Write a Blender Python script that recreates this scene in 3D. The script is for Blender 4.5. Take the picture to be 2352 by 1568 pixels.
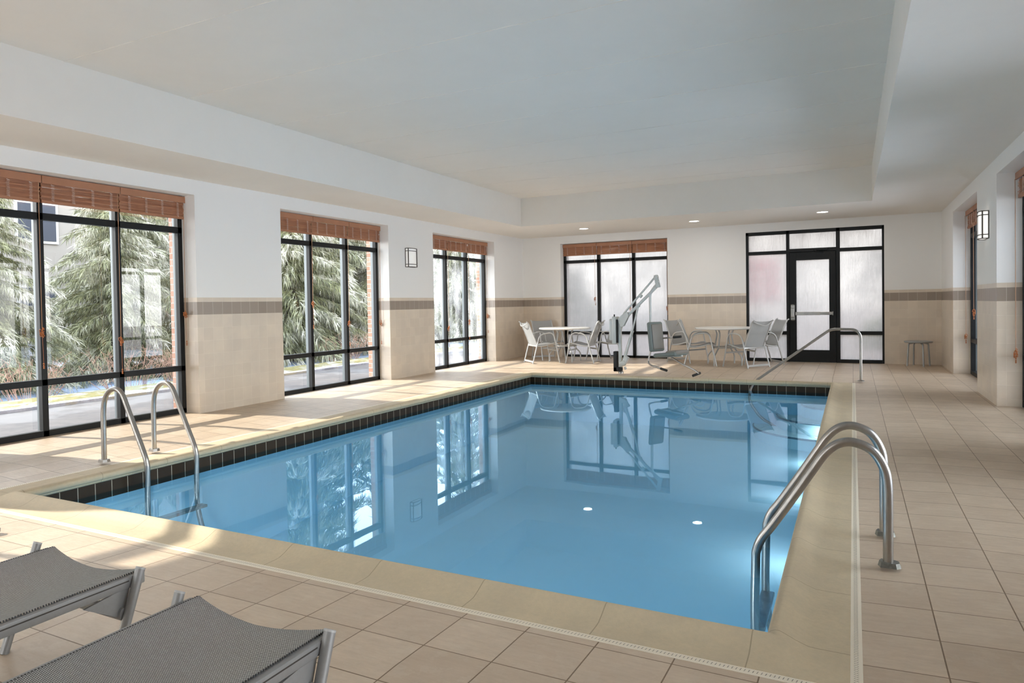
import bpy, bmesh, math, random
from mathutils import Vector, Matrix, noise
random.seed(7)
PI = math.pi
S = bpy.context.scene
C = S.collection
for o in list(bpy.data.objects): bpy.data.objects.remove(o)

# ------------------------------------------------------------------ camera
CAM_H, CF, CX, CY = 1.2153, 1599.83, 1128.82, 734.58
YAW, PITCH, ROLL = -0.4790, -0.0220, -0.0173
def cam_axes():
    cy, sy = math.cos(YAW), math.sin(YAW)
    fwd = Vector((sy, cy, 0)); right = Vector((cy, -sy, 0)); up = Vector((0, 0, 1))
    f2 = fwd*math.cos(PITCH) + up*math.sin(PITCH); u2 = up*math.cos(PITCH) - fwd*math.sin(PITCH)
    r3 = right*math.cos(ROLL) + u2*math.sin(ROLL); u3 = u2*math.cos(ROLL) - right*math.sin(ROLL)
    return r3, u3, f2
cd = bpy.data.cameras.new('camera'); cam = bpy.data.objects.new('camera', cd); C.objects.link(cam)
r_, u_, f_ = cam_axes()
M = Matrix(((r_.x, u_.x, -f_.x, 0), (r_.y, u_.y, -f_.y, 0), (r_.z, u_.z, -f_.z, CAM_H), (0, 0, 0, 1)))
cam.matrix_world = M
cd.sensor_fit = 'HORIZONTAL'; cd.sensor_width = 36.0; cd.lens = CF/2352*36.0
cd.shift_x = (1176-CX)/2352; cd.shift_y = -(784-CY)/2352
cd.clip_start = 0.05; cd.clip_end = 400
S.camera = cam

# ------------------------------------------------------------------ view, world, sun
S.view_settings.view_transform = 'Standard'; S.view_settings.look = 'None'
S.view_settings.exposure = 0.93; S.view_settings.gamma = 1.0
S.view_settings.use_curve_mapping = False
try:
    S.cycles.use_denoising = True
    S.cycles.max_bounces = 16; S.cycles.diffuse_bounces = 9; S.cycles.glossy_bounces = 6
    S.cycles.transmission_bounces = 8; S.cycles.transparent_max_bounces = 24
    S.cycles.sample_clamp_indirect = 8.0
except Exception: pass
w = bpy.data.worlds.new('sky'); S.world = w; w.use_nodes = True
nt = w.node_tree; nt.nodes.clear()
out = nt.nodes.new('ShaderNodeOutputWorld'); bg = nt.nodes.new('ShaderNodeBackground')
tc = nt.nodes.new('ShaderNodeTexCoord'); sep = nt.nodes.new('ShaderNodeSeparateXYZ')
cr = nt.nodes.new('ShaderNodeValToRGB')
nt.links.new(tc.outputs['Generated'], sep.inputs[0]); nt.links.new(sep.outputs['Z'], cr.inputs[0])
e = cr.color_ramp.elements
e[0].position = 0.0; e[0].color = (0.97, 0.955, 0.93, 1)
e[1].position = 0.75; e[1].color = (0.66, 0.76, 0.92, 1)
x_ = e.new(0.16); x_.color = (0.92, 0.94, 0.95, 1)
nt.links.new(cr.outputs[0], bg.inputs[0]); bg.inputs[1].default_value = 4.4
nt.links.new(bg.outputs[0], out.inputs[0])
SUN_D = Vector((0.976, 0.215, -0.561)).normalized()
sl = bpy.data.lights.new('sun', 'SUN'); sl.energy = 4.7; sl.angle = 0.012; sl.color = (1.0, 0.93, 0.82)
so = bpy.data.objects.new('sun', sl); C.objects.link(so)
so.rotation_euler = SUN_D.to_track_quat('-Z', 'Y').to_euler(); so.location = (-20, -2, 12)

# ------------------------------------------------------------------ dimensions
FZ = -0.015                                     # deck level
XL, XR, YF, YN = -6.875, 1.42, 14.89, -3.2      # wall faces
ZS, ZT, ZW, ZTILE = 2.743, 3.2955, 2.566, 1.36  # soffit, tray ceiling, window head, tile top
TX0, TX1, TY0, TY1 = -5.8055, 0.2733, -1.6, 12.516
PX0, PX1, PY0, PY1 = -5.02, -0.29, 2.716, 11.18 # pool nose
POOL_FILL = 2.5  # strength of the added underwater fill light
WZ = -0.160                                     # water level
LW = [(-0.40, 2.05), (3.23, 5.703), (7.088, 9.556), (10.945, 13.42)]
RW = [(10.851, 13.283), (7.04, 9.477), (3.23, 5.70), (-0.40, 2.05)]

# ------------------------------------------------------------------ helpers
def tag(o, label=None, cat=None, group=None, kind=None):
    if label: o['label'] = label
    if cat: o['category'] = cat
    if group: o['group'] = group
    if kind: o['kind'] = kind
    return o
def empty(name, loc=(0, 0, 0), rz=0):
    o = bpy.data.objects.new(name, None); C.objects.link(o); o.location = loc; o.rotation_euler = (0, 0, rz)
    o.empty_display_size = 0.1
    return o
def thing(name, label, cat, loc=(0, 0, 0), rz=0, group=None):
    return tag(empty(name, loc, rz), label, cat, group)
def fin(name, bm, mat, parent=None, smooth=False, mats=None):
    me = bpy.data.meshes.new(name)
    bmesh.ops.recalc_face_normals(bm, faces=bm.faces) if smooth != 'keep' else None
    bm.to_mesh(me); bm.free()
    for m in (mats or [mat]): me.materials.append(m)
    if smooth is True:
        for p in me.polygons: p.use_smooth = True
    o = bpy.data.objects.new(name, me); C.objects.link(o)
    if parent: o.parent = parent
    return o
def autosm(o, ang=40):
    me = o.data
    for p in me.polygons: p.use_smooth = True
    try: me.set_sharp_from_angle(angle=math.radians(ang))
    except Exception: pass
    return o
def box(bm, a, b, mi=0, bev=0):
    a = Vector(a); b = Vector(b)
    lo = Vector((min(a.x, b.x), min(a.y, b.y), min(a.z, b.z))); hi = Vector((max(a.x, b.x), max(a.y, b.y), max(a.z, b.z)))
    vs = [bm.verts.new((x, y, z)) for x in (lo.x, hi.x) for y in (lo.y, hi.y) for z in (lo.z, hi.z)]
    idx = [(0, 1, 3, 2), (4, 6, 7, 5), (0, 4, 5, 1), (2, 3, 7, 6), (0, 2, 6, 4), (1, 5, 7, 3)]
    fs = [bm.faces.new([vs[i] for i in f]) for f in idx]
    for f in fs: f.material_index = mi
    if bev:
        es = set(e for f in fs for e in f.edges)
        bmesh.ops.bevel(bm, geom=list(es), offset=bev, segments=2, affect='EDGES', profile=0.5)
    return fs
def obox(bm, c, size, rot, bev=0):
    """oriented box: centre, full sizes, 3x3 matrix"""
    b2 = bmesh.new(); s = Vector(size)/2; box(b2, -s, s, bev=bev)
    b2.transform(Matrix.Translation(Vector(c)) @ rot.to_4x4()); merge(bm, b2)
def merge(bm, b2):
    me = bpy.data.meshes.new('tmp'); b2.to_mesh(me); b2.free(); bm.from_mesh(me); bpy.data.meshes.remove(me)
def smooth_path(pts, rad, n=6):
    """round the corners of a polyline by radius rad (scalar or per-corner)"""
    pts = [Vector(p) for p in pts]; res = [pts[0]]
    for i in range(1, len(pts)-1):
        r = rad[min(i-1, len(rad)-1)] if isinstance(rad, (list, tuple)) else rad
        a, b, c = pts[i-1], pts[i], pts[i+1]
        d1 = (a-b); d2 = (c-b); l = min(r, d1.length*0.49, d2.length*0.49)
        p1 = b + d1.normalized()*l; p2 = b + d2.normalized()*l
        for k in range(n+1):
            t = k/n; res.append((1-t)**2*p1 + 2*t*(1-t)*b + t*t*p2)
    res.append(pts[-1]); return res
def catmull(P, n=6):
    P = [Vector(p) for p in P]; Q = [P[0]*2-P[1]] + P + [P[-1]*2-P[-2]]; out = []
    for i in range(1, len(Q)-2):
        a, b, c, d = Q[i-1:i+3]
        for k in range(n):
            t = k/n; out.append(0.5*((2*b)+(c-a)*t+(2*a-5*b+4*c-d)*t*t+(3*b-a-3*c+d)*t**3))
    out.append(P[-1]); return out
def tube(bm, pts, r, seg=12, caps=True, ell=None, r2=None):
    pts = [Vector(p) for p in pts]
    q = [pts[0]]
    for p in pts[1:]:
        if (p-q[-1]).length > 1e-5: q.append(p)
    pts = q; n = len(pts); rings = []
    t0 = (pts[1]-pts[0]).normalized()
    ref = Vector((0, 0, 1)) if abs(t0.z) < 0.9 else Vector((0, 1, 0))
    nrm = (ref - t0*ref.dot(t0)).normalized()
    for i, p in enumerate(pts):
        if i == 0: t = t0
        elif i == n-1: t = (pts[-1]-pts[-2]).normalized()
        else: t = ((pts[i+1]-p).normalized() + (p-pts[i-1]).normalized()).normalized()
        nrm = (nrm - t*nrm.dot(t)).normalized(); bi = t.cross(nrm)
        rr = r if r2 is None else r + (r2-r)*i/(n-1)
        ra, rb = (rr, rr) if ell is None else (rr*ell[0], rr*ell[1])
        rings.append([bm.verts.new(p + nrm*math.cos(2*PI*k/seg)*ra + bi*math.sin(2*PI*k/seg)*rb) for k in range(seg)])
    for i in range(n-1):
        for k in range(seg):
            bm.faces.new((rings[i][k], rings[i][(k+1) % seg], rings[i+1][(k+1) % seg], rings[i+1][k]))
    if caps:
        bm.faces.new(list(reversed(rings[0]))); bm.faces.new(rings[-1])
def lathe(bm, prof, c=(0, 0, 0), seg=32):
    c = Vector(c); rings = []
    for (r, z) in prof:
        if r < 1e-6: rings.append([bm.verts.new(c + Vector((0, 0, z)))])
        else: rings.append([bm.verts.new(c + Vector((r*math.cos(2*PI*k/seg), r*math.sin(2*PI*k/seg), z))) for k in range(seg)])
    for a, b in zip(rings, rings[1:]):
        for k in range(seg):
            va = [a[k % len(a)], a[(k+1) % len(a)]]; vb = [b[k % len(b)], b[(k+1) % len(b)]]
            if len(a) == 1 and len(b) == 1: continue
            if len(a) == 1: bm.faces.new((a[0], vb[1], vb[0]))
            elif len(b) == 1: bm.faces.new((va[0], va[1], b[0]))
            else: bm.faces.new((va[0], va[1], vb[1], vb[0]))
def quad(bm, pts, mi=0):
    f = bm.faces.new([bm.verts.new(p) for p in pts]); f.material_index = mi; return f
def children(o): return [c for c in bpy.data.objects if c.parent == o]
KIDS = {}
def copy_tree(o, kids=None):
    kids = kids if kids is not None else [(c, children(c)) for c in children(o)]
    r = o.copy(); C.objects.link(r)
    for c, gs in kids:
        d = c.copy(); C.objects.link(d); d.parent = r; d.matrix_parent_inverse = c.matrix_parent_inverse.copy()
        for g in gs:
            h = g.copy(); C.objects.link(h); h.parent = d; h.matrix_parent_inverse = g.matrix_parent_inverse.copy()
    return r

# ------------------------------------------------------------------ materials
def newmat(name):
    m = bpy.data.materials.new(name); m.use_nodes = True
    return m, m.node_tree, m.node_tree.nodes['Principled BSDF']
def L(nt, a, b): nt.links.new(a, b)
def N(nt, t, **kw):
    n = nt.nodes.new(t)
    for k, v in kw.items(): setattr(n, k, v)
    return n
def math_(nt, op, a, b=None, c=None):
    n = N(nt, 'ShaderNodeMath', operation=op)
    for i, v in enumerate((a, b, c)):
        if v is None: continue
        if isinstance(v, (int, float)): n.inputs[i].default_value = v
        else: L(nt, v, n.inputs[i])
    return n.outputs[0]
def mixc(nt, f, a, b, blend='MIX'):
    n = N(nt, 'ShaderNodeMix', data_type='RGBA', blend_type=blend)
    for s, v in ((n.inputs[0], f), (n.inputs[6], a), (n.inputs[7], b)):
        if isinstance(v, (int, float)): s.default_value = v
        elif isinstance(v, tuple): s.default_value = v if len(v) == 4 else v + (1,)
        else: L(nt, v, s)
    return n.outputs[2]
def pos(nt): return N(nt, 'ShaderNodeNewGeometry').outputs['Position']
def noise_(nt, vec, scale, detail=4, rough=0.6, lo=0.35, hi=0.65, scl=None):
    if scl:
        mp = N(nt, 'ShaderNodeMapping'); mp.inputs['Scale'].default_value = scl; L(nt, vec, mp.inputs[0]); vec = mp.outputs[0]
    n = N(nt, 'ShaderNodeTexNoise'); n.inputs['Scale'].default_value = scale; n.inputs['Detail'].default_value = detail
    n.inputs['Roughness'].default_value = rough; L(nt, vec, n.inputs['Vector'])
    mr = N(nt, 'ShaderNodeMapRange'); mr.inputs[1].default_value = lo; mr.inputs[2].default_value = hi
    L(nt, n.outputs[0], mr.inputs[0]); return mr.outputs[0]
def bump(nt, h, strength, dist, bs):
    b = N(nt, 'ShaderNodeBump'); b.inputs['Strength'].default_value = strength; b.inputs['Distance'].default_value = dist
    L(nt, h, b.inputs['Height']); L(nt, b.outputs[0], bs.inputs['Normal'])
def simple(name, col, rough=0.5, metal=0.0, spec=0.5, var=0.0, vscale=6):
    m, nt, bs = newmat(name)
    bs.inputs['Roughness'].default_value = rough; bs.inputs['Metallic'].default_value = metal
    bs.inputs['Specular IOR Level'].default_value = spec
    if var:
        tcn = N(nt, 'ShaderNodeTexCoord').outputs['Object']
        f = noise_(nt, tcn, vscale)
        c2 = tuple(c*(1-var) for c in col)
        L(nt, mixc(nt, f, col, c2), bs.inputs['Base Color'])
    else: bs.inputs['Base Color'].default_value = col + (1,)
    return m

def brick_node(nt, vec, w_, h_, mortar, c1, c2, cm, bias=0.0):
    b = N(nt, 'ShaderNodeTexBrick'); b.offset = 0.0; b.squash = 1.0
    b.inputs['Scale'].default_value = 1.0; b.inputs['Brick Width'].default_value = w_; b.inputs['Row Height'].default_value = h_
    b.inputs['Mortar Size'].default_value = mortar; b.inputs['Mortar Smooth'].default_value = 0.1; b.inputs['Bias'].default_value = bias
    for s, v in (('Color1', c1), ('Color2', c2), ('Mortar', cm)):
        if isinstance(v, tuple): b.inputs[s].default_value = v + (1,)
        else: L(nt, v, b.inputs[s])
    L(nt, vec, b.inputs['Vector']); return b

def mat_wall():
    m, nt, bs = newmat('painted_and_tiled_wall')
    p = pos(nt); sp = N(nt, 'ShaderNodeSeparateXYZ'); L(nt, p, sp.inputs[0])
    u = math_(nt, 'ADD', sp.outputs[0], sp.outputs[1]); u = math_(nt, 'ADD', u, 100.03)
    v = math_(nt, 'ADD', sp.outputs[2], 15.53-0.067)
    cb = N(nt, 'ShaderNodeCombineXYZ'); L(nt, u, cb.inputs[0]); L(nt, v, cb.inputs[1])
    br = brick_node(nt, cb.outputs[0], 0.1455, 0.1553, 0.0022, (0.72, 0.62, 0.50), (0.66, 0.565, 0.455), (0.76, 0.67, 0.55))
    cl = noise_(nt, p, 3.0)
    tile = mixc(nt, cl, br.outputs[0], mixc(nt, 0.35, br.outputs[0], (0.53, 0.46, 0.40)))
    br2 = brick_node(nt, cb.outputs[0], 0.1455, 0.1553, 0.0022, (0.335, 0.275, 0.225), (0.30, 0.245, 0.20), (0.55, 0.48, 0.41))
    inband = math_(nt, 'MULTIPLY', math_(nt, 'GREATER_THAN', sp.outputs[2], 1.155), math_(nt, 'LESS_THAN', sp.outputs[2], 1.308))
    tile = mixc(nt, inband, tile, br2.outputs[0])
    up = math_(nt, 'GREATER_THAN', sp.outputs[2], ZTILE)
    col = mixc(nt, up, tile, (0.82, 0.81, 0.79))
    L(nt, col, bs.inputs['Base Color'])
    L(nt, mixc(nt, up, (0.28,)*3, (0.85,)*3), bs.inputs['Roughness'])
    fac = math_(nt, 'MULTIPLY', br.outputs['Fac'], math_(nt, 'SUBTRACT', 1.0, up))
    bump(nt, math_(nt, 'MULTIPLY', fac, -1.0), 0.5, 0.003, bs)
    return m
def mat_floor():
    m, nt, bs = newmat('beige_deck_tile')
    p = pos(nt); mp = N(nt, 'ShaderNodeMapping'); mp.inputs['Location'].default_value = (27.85-0.273, 27.85-4.895, 0)
    L(nt, p, mp.inputs[0])
    warm = noise_(nt, p, 2.2, 5); streak = noise_(nt, p, 3.0, 8, 0.75, 0.3, 0.7, (3.0, 14.0, 1.0))
    ve = noise_(nt, p, 14.0, 8, 0.7, 0.52, 0.60)
    br = brick_node(nt, mp.outputs[0], 0.2785, 0.2785, 0.0026, (0.66, 0.53, 0.39), (0.53, 0.41, 0.295), (0.36, 0.27, 0.18))
    a = mixc(nt, math_(nt, 'MULTIPLY', streak, 0.55), br.outputs[0], (0.45, 0.345, 0.255))
    b = mixc(nt, math_(nt, 'MULTIPLY', warm, 0.30), a, (0.60, 0.49, 0.37))
    c = mixc(nt, math_(nt, 'MULTIPLY', ve, 0.26), b, (0.74, 0.64, 0.50))
    c = mixc(nt, math_(nt, 'MULTIPLY', noise_(nt, p, 7.0, 8, 0.72, 0.42, 0.62), 0.28), c, (0.40, 0.30, 0.21))
    col = mixc(nt, br.outputs['Fac'], c, (0.19, 0.125, 0.07))
    L(nt, col, bs.inputs['Base Color'])
    L(nt, mixc(nt, streak, (0.36,)*3, (0.55,)*3), bs.inputs['Roughness'])
    h = math_(nt, 'SUBTRACT', math_(nt, 'MULTIPLY', streak, 0.25), br.outputs['Fac'])
    bump(nt, h, 0.5, 0.003, bs)
    return m
def mat_coping():
    m, nt, bs = newmat('cast_stone_coping')
    p = pos(nt); sp = N(nt, 'ShaderNodeSeparateXYZ'); L(nt, p, sp.inputs[0])
    f1 = noise_(nt, p, 4.0, 6); f2 = noise_(nt, p, 45.0, 6, 0.7, 0.3, 0.7)
    a = mixc(nt, f1, (0.62, 0.505, 0.335), (0.555, 0.455, 0.31)); a = mixc(nt, math_(nt, 'MULTIPLY', f2, 0.35), a, (0.40, 0.345, 0.245))
    # joints run across the stones: along x on the long sides, along y on the short ones
    def joint(s, off, x0=None):
        t = math_(nt, 'FRACT', math_(nt, 'DIVIDE', math_(nt, 'ADD', s, 100*0.557+off), 0.557))
        return math_(nt, 'LESS_THAN', t, 0.008)
    endz = math_(nt, 'LESS_THAN', sp.outputs[1], PY0); end2 = math_(nt, 'GREATER_THAN', sp.outputs[1], PY1)
    ends = math_(nt, 'MAXIMUM', endz, end2)
    jx = math_(nt, 'MULTIPLY', joint(sp.outputs[0], 0.29+0.045), ends)
    jy = math_(nt, 'MULTIPLY', joint(sp.outputs[1], -2.716), math_(nt, 'SUBTRACT', 1.0, ends))
    j = math_(nt, 'MAXIMUM', jx, jy)
    col = mixc(nt, j, a, (0.36, 0.29, 0.19))
    L(nt, col, bs.inputs['Base Color']); bs.inputs['Roughness'].default_value = 0.75
    bump(nt, f2, 0.25, 0.002, bs)
    return m
def mat_band():
    m, nt, bs = newmat('dark_waterline_tile')
    p = pos(nt); sp = N(nt, 'ShaderNodeSeparateXYZ'); L(nt, p, sp.inputs[0])
    u = math_(nt, 'ADD', math_(nt, 'ADD', sp.outputs[0], sp.outputs[1]), 50.0)
    cb = N(nt, 'ShaderNodeCombineXYZ'); L(nt, u, cb.inputs[0]); L(nt, math_(nt, 'ADD', sp.outputs[2], 10.07), cb.inputs[1])
    br = brick_node(nt, cb.outputs[0], 0.132, 5.0, 0.0028, (0.028, 0.017, 0.009), (0.042, 0.026, 0.014), (0.48, 0.42, 0.32))
    L(nt, br.outputs[0], bs.inputs['Base Color']); bs.inputs['Roughness'].default_value = 0.45; bs.inputs['Specular IOR Level'].default_value = 0.2
    return m
def mat_glass(name, tint=(0.97, 0.985, 0.985), rough=0.0, ior=1.5, haze=0.0):
    m, nt, bs = newmat(name); nt.nodes.remove(bs)
    out = nt.nodes['Material Output']
    tr = N(nt, 'ShaderNodeBsdfTransparent'); tr.inputs[0].default_value = tint + (1,)
    gl = N(nt, 'ShaderNodeBsdfGlossy'); gl.inputs['Roughness'].default_value = rough
    fr = N(nt, 'ShaderNodeFresnel'); fr.inputs['IOR'].default_value = ior
    mx = N(nt, 'ShaderNodeMixShader'); L(nt, fr.outputs[0], mx.inputs[0]); L(nt, tr.outputs[0], mx.inputs[1]); L(nt, gl.outputs[0], mx.inputs[2])
    last = mx.outputs[0]
    if haze:
        tl = N(nt, 'ShaderNodeBsdfTranslucent'); tl.inputs[0].default_value = (0.8, 0.83, 0.86, 1)
        f = noise_(nt, pos(nt), 2.0, 6, 0.6, 0.4, 0.75, (1, 1, 0.35)); f = math_(nt, 'MULTIPLY', f, haze)
        m2 = N(nt, 'ShaderNodeMixShader'); L(nt, f, m2.inputs[0]); L(nt, last, m2.inputs[1]); L(nt, tl.outputs[0], m2.inputs[2]); last = m2.outputs[0]
    L(nt, last, out.inputs[0]); return m
def mat_fog():
    """glass covered in running condensation"""
    m, nt, bs = newmat('condensation_glass'); nt.nodes.remove(bs); out = nt.nodes['Material Output']
    p = pos(nt)
    streak = noise_(nt, p, 9.0, 6, 0.7, 0.25, 0.75, (9.0, 9.0, 0.35)); blot = noise_(nt, p, 1.6, 4, 0.55, 0.3, 0.7)
    tl = N(nt, 'ShaderNodeBsdfTranslucent'); tl.inputs[0].default_value = (0.47, 0.465, 0.455, 1)
    gl = N(nt, 'ShaderNodeBsdfGlass'); gl.inputs['Roughness'].default_value = 0.22; gl.inputs['IOR'].default_value = 1.25
    gl.inputs['Color'].default_value = (0.50, 0.495, 0.49, 1)
    f = math_(nt, 'ADD', math_(nt, 'MULTIPLY', streak, 0.26), math_(nt, 'MULTIPLY', blot, 0.25)); f = math_(nt, 'ADD', f, 0.22)
    mx = N(nt, 'ShaderNodeMixShader'); L(nt, f, mx.inputs[0]); L(nt, tl.outputs[0], mx.inputs[1]); L(nt, gl.outputs[0], mx.inputs[2])
    gs = N(nt, 'ShaderNodeBsdfGlossy'); gs.inputs['Roughness'].default_value = 0.03
    fr = N(nt, 'ShaderNodeFresnel'); fr.inputs['IOR'].default_value = 1.22
    m2 = N(nt, 'ShaderNodeMixShader'); L(nt, fr.outputs[0], m2.inputs[0]); L(nt, mx.outputs[0], m2.inputs[1]); L(nt, gs.outputs[0], m2.inputs[2])
    L(nt, m2.outputs[0], out.inputs[0]); return m
def mat_water():
    m, nt, bs = newmat('pool_water'); nt.nodes.remove(bs); out = nt.nodes['Material Output']
    p = pos(nt)
    tr = N(nt, 'ShaderNodeBsdfTransparent'); tr.inputs[0].default_value = (0.76, 0.94, 1.0, 1)
    gl = N(nt, 'ShaderNodeBsdfGlossy'); gl.inputs['Roughness'].default_value = 0.012
    gl.inputs['Color'].default_value = (0.56, 0.79, 1.0, 1)
    fr = N(nt, 'ShaderNodeFresnel'); fr.inputs['IOR'].default_value = 1.45
    n = N(nt, 'ShaderNodeTexNoise'); n.inputs['Scale'].default_value = 1.4; n.inputs['Detail'].default_value = 2.0; L(nt, p, n.inputs['Vector'])
    b = N(nt, 'ShaderNodeBump'); b.inputs['Strength'].default_value = 0.012; b.inputs['Distance'].default_value = 0.05
    L(nt, n.outputs[0], b.inputs['Height']); L(nt, b.outputs[0], gl.inputs['Normal'])
    mx = N(nt, 'ShaderNodeMixShader'); L(nt, fr.outputs[0], mx.inputs[0]); L(nt, tr.outputs[0], mx.inputs[1]); L(nt, gl.outputs[0], mx.inputs[2])
    L(nt, mx.outputs[0], out.inputs[0]); return m
def mat_mesh():
    """woven vinyl sling"""
    m, nt, bs = newmat('woven_grey_sling')
    tco = N(nt, 'ShaderNodeTexCoord').outputs['UV']
    mp = N(nt, 'ShaderNodeMapping'); mp.inputs['Scale'].default_value = (1, 1, 1); L(nt, tco, mp.inputs[0])
    b = N(nt, 'ShaderNodeTexBrick'); b.offset = 0.5; b.squash = 1.0
    b.inputs['Scale'].default_value = 1.0; b.inputs['Brick Width'].default_value = 0.0072; b.inputs['Row Height'].default_value = 0.0044
    b.inputs['Mortar Size'].default_value = 0.0009; b.inputs['Mortar Smooth'].default_value = 0.3
    b.inputs['Color1'].default_value = (0.85, 0.86, 0.84, 1); b.inputs['Color2'].default_value = (0.72, 0.72, 0.70, 1); b.inputs['Mortar'].default_value = (0.12, 0.12, 0.118, 1)
    L(nt, mp.outputs[0], b.inputs['Vector'])
    L(nt, b.outputs[0], bs.inputs['Base Color']); bs.inputs['Roughness'].default_value = 0.55
    bump(nt, math_(nt, 'MULTIPLY', b.outputs['Fac'], -1.0), 0.6, 0.001, bs)
    return m
def mat_sheer():
    m, nt, bs = newmat('grey_chair_sling'); out = nt.nodes['Material Output']
    bs.inputs['Base Color'].default_value = (0.35, 0.365, 0.37, 1); bs.inputs['Roughness'].default_value = 0.6
    tr = N(nt, 'ShaderNodeBsdfTransparent'); mx = N(nt, 'ShaderNodeMixShader'); mx.inputs[0].default_value = 0.14
    L(nt, bs.outputs[0], mx.inputs[1]); L(nt, tr.outputs[0], mx.inputs[2]); L(nt, mx.outputs[0], out.inputs[0]); return m
def mat_metal(name, col, rough, aniso=0.0):
    m, nt, bs = newmat(name); bs.inputs['Metallic'].default_value = 1.0
    tcn = N(nt, 'ShaderNodeTexCoord').outputs['Object']
    f = noise_(nt, tcn, 9.0, 6, 0.7, 0.3, 0.7, (1, 1, 0.4)); f2 = noise_(nt, tcn, 60.0, 3, 0.7, 0.55, 0.75)
    L(nt, mixc(nt, f, col, tuple(c*0.72 for c in col)), bs.inputs['Base Color'])
    L(nt, mixc(nt, f, (rough,)*3, (rough+0.14,)*3), bs.inputs['Roughness'])
    bump(nt, f2, 0.06, 0.001, bs)
    return m
def mat_bamboo():
    m, nt, bs = newmat('bamboo_slats'); p = pos(nt)
    f = noise_(nt, p, 6.0, 6, 0.7, 0.3, 0.7, (1.0, 1.0, 22.0)); g = noise_(nt, p, 3.0)
    a = mixc(nt, f, (0.46, 0.205, 0.105), (0.27, 0.105, 0.052)); a = mixc(nt, math_(nt, 'MULTIPLY', g, 0.3), a, (0.50, 0.25, 0.14))
    L(nt, a, bs.inputs['Base Color']); bs.inputs['Roughness'].default_value = 0.5
    return m
def mat_brick():
    m, nt, bs = newmat('red_brick'); p = pos(nt); sp = N(nt, 'ShaderNodeSeparateXYZ'); L(nt, p, sp.inputs[0])
    cb = N(nt, 'ShaderNodeCombineXYZ'); L(nt, math_(nt, 'ADD', math_(nt, 'ADD', sp.outputs[0], sp.outputs[1]), 50), cb.inputs[0]); L(nt, math_(nt, 'ADD', sp.outputs[2], 5), cb.inputs[1])
    b = brick_node(nt, cb.outputs[0], 0.21, 0.075, 0.006, (0.30, 0.15, 0.10), (0.36, 0.22, 0.16), (0.36, 0.32, 0.28)); b.offset = 0.5
    L(nt, b.outputs[0], bs.inputs['Base Color']); bs.inputs['Roughness'].default_value = 0.85; return m
def mat_noise2(name, c1, c2, scale, rough=0.9, lo=0.4, hi=0.6, scl=None, c3=None, s3=1.0):
    m, nt, bs = newmat(name); p = pos(nt)
    f = noise_(nt, p, scale, 8, 0.7, lo, hi, scl)
    col = mixc(nt, f, c1, c2)
    if c3: col = mixc(nt, noise_(nt, p, s3, 6, 0.65, 0.5, 0.6), col, c3)
    L(nt, col, bs.inputs['Base Color']); bs.inputs['Roughness'].default_value = rough; bs.inputs['Specular IOR Level'].default_value = 0.2
    return m
def mat_emit(name, col, strength, base=(0.8, 0.8, 0.8)):
    m, nt, bs = newmat(name); bs.inputs['Base Color'].default_value = base + (1,)
    bs.inputs['Emission Color'].default_value = col + (1,); bs.inputs['Emission Strength'].default_value = strength; return m
def mat_needles():
    m, nt, bs = newmat('frosted_conifer_needles')
    p = pos(nt); f = noise_(nt, p, 1.6, 5, 0.7, 0.38, 0.62); g = noise_(nt, p, 11.0, 3, 0.7, 0.4, 0.6)
    at = N(nt, 'ShaderNodeAttribute'); at.attribute_name = 'frost'
    a = mixc(nt, f, (0.035, 0.050, 0.012), (0.13, 0.14, 0.045)); a = mixc(nt, g, a, (0.17, 0.175, 0.065))
    fz = math_(nt, 'MULTIPLY', at.outputs['Fac'], f)
    fz = math_(nt, 'MULTIPLY', fz, noise_(nt, p, 0.9, 4, 0.6, 0.42, 0.56)); fz = math_(nt, 'ADD', fz, math_(nt, 'MULTIPLY', at.outputs['Fac'], 0.16))
    a = mixc(nt, fz, a, (0.56, 0.535, 0.47))
    L(nt, a, bs.inputs['Base Color']); bs.inputs['Roughness'].default_value = 0.7; bs.inputs['Specular IOR Level'].default_value = 0.3
    return m

M_wall = mat_wall(); M_floor = mat_floor(); M_cop = mat_coping(); M_band = mat_band(); M_brick = mat_brick()
M_ceil = mat_noise2('white_ceiling_paint', (0.80, 0.76, 0.70), (0.785, 0.745, 0.685), 1.5, 0.9)
M_frame = simple('black_window_frame', (0.010, 0.011, 0.012), 0.45, 0.0, 0.25)
M_alu = simple('grey_frame_stop', (0.13, 0.145, 0.15), 0.4, 0.6)
M_glass = mat_glass('clear_glass'); M_glassH = mat_glass('misted_glass', haze=0.45); M_fog = mat_fog(); M_water = mat_water()
M_mesh = mat_mesh(); M_sheer = mat_sheer()
M_steel = mat_metal('brushed_stainless_steel', (0.43, 0.41, 0.385), 0.27)
M_chairf = simple('silver_grey_powder_coat', (0.52, 0.53, 0.53), 0.32, 0.35)
M_loungef = simple('pewter_powder_coat', (0.27, 0.265, 0.26), 0.42, 0.3, var=0.06, vscale=80)
M_pewter = simple('weathered_pewter', (0.22, 0.225, 0.205), 0.4, 0.5, var=0.3, vscale=60)
M_stool = simple('silver_stool_enamel', (0.34, 0.35, 0.35), 0.3, 0.4)
M_cap = simple('grey_plastic_cap', (0.40, 0.395, 0.39), 0.5)
M_white = simple('white_laminate', (0.82, 0.81, 0.78), 0.3)
M_bamboo = mat_bamboo(); M_rail = simple('copper_brown_valance', (0.43, 0.195, 0.105), 0.45, var=0.12)
M_stitch = simple('pale_pink_stitching', (0.80, 0.68, 0.62), 0.8); M_cord = simple('brown_cord', (0.42, 0.24, 0.14), 0.8)
M_knot = simple('rust_cord_knot', (0.40, 0.13, 0.035), 0.7)
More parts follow.
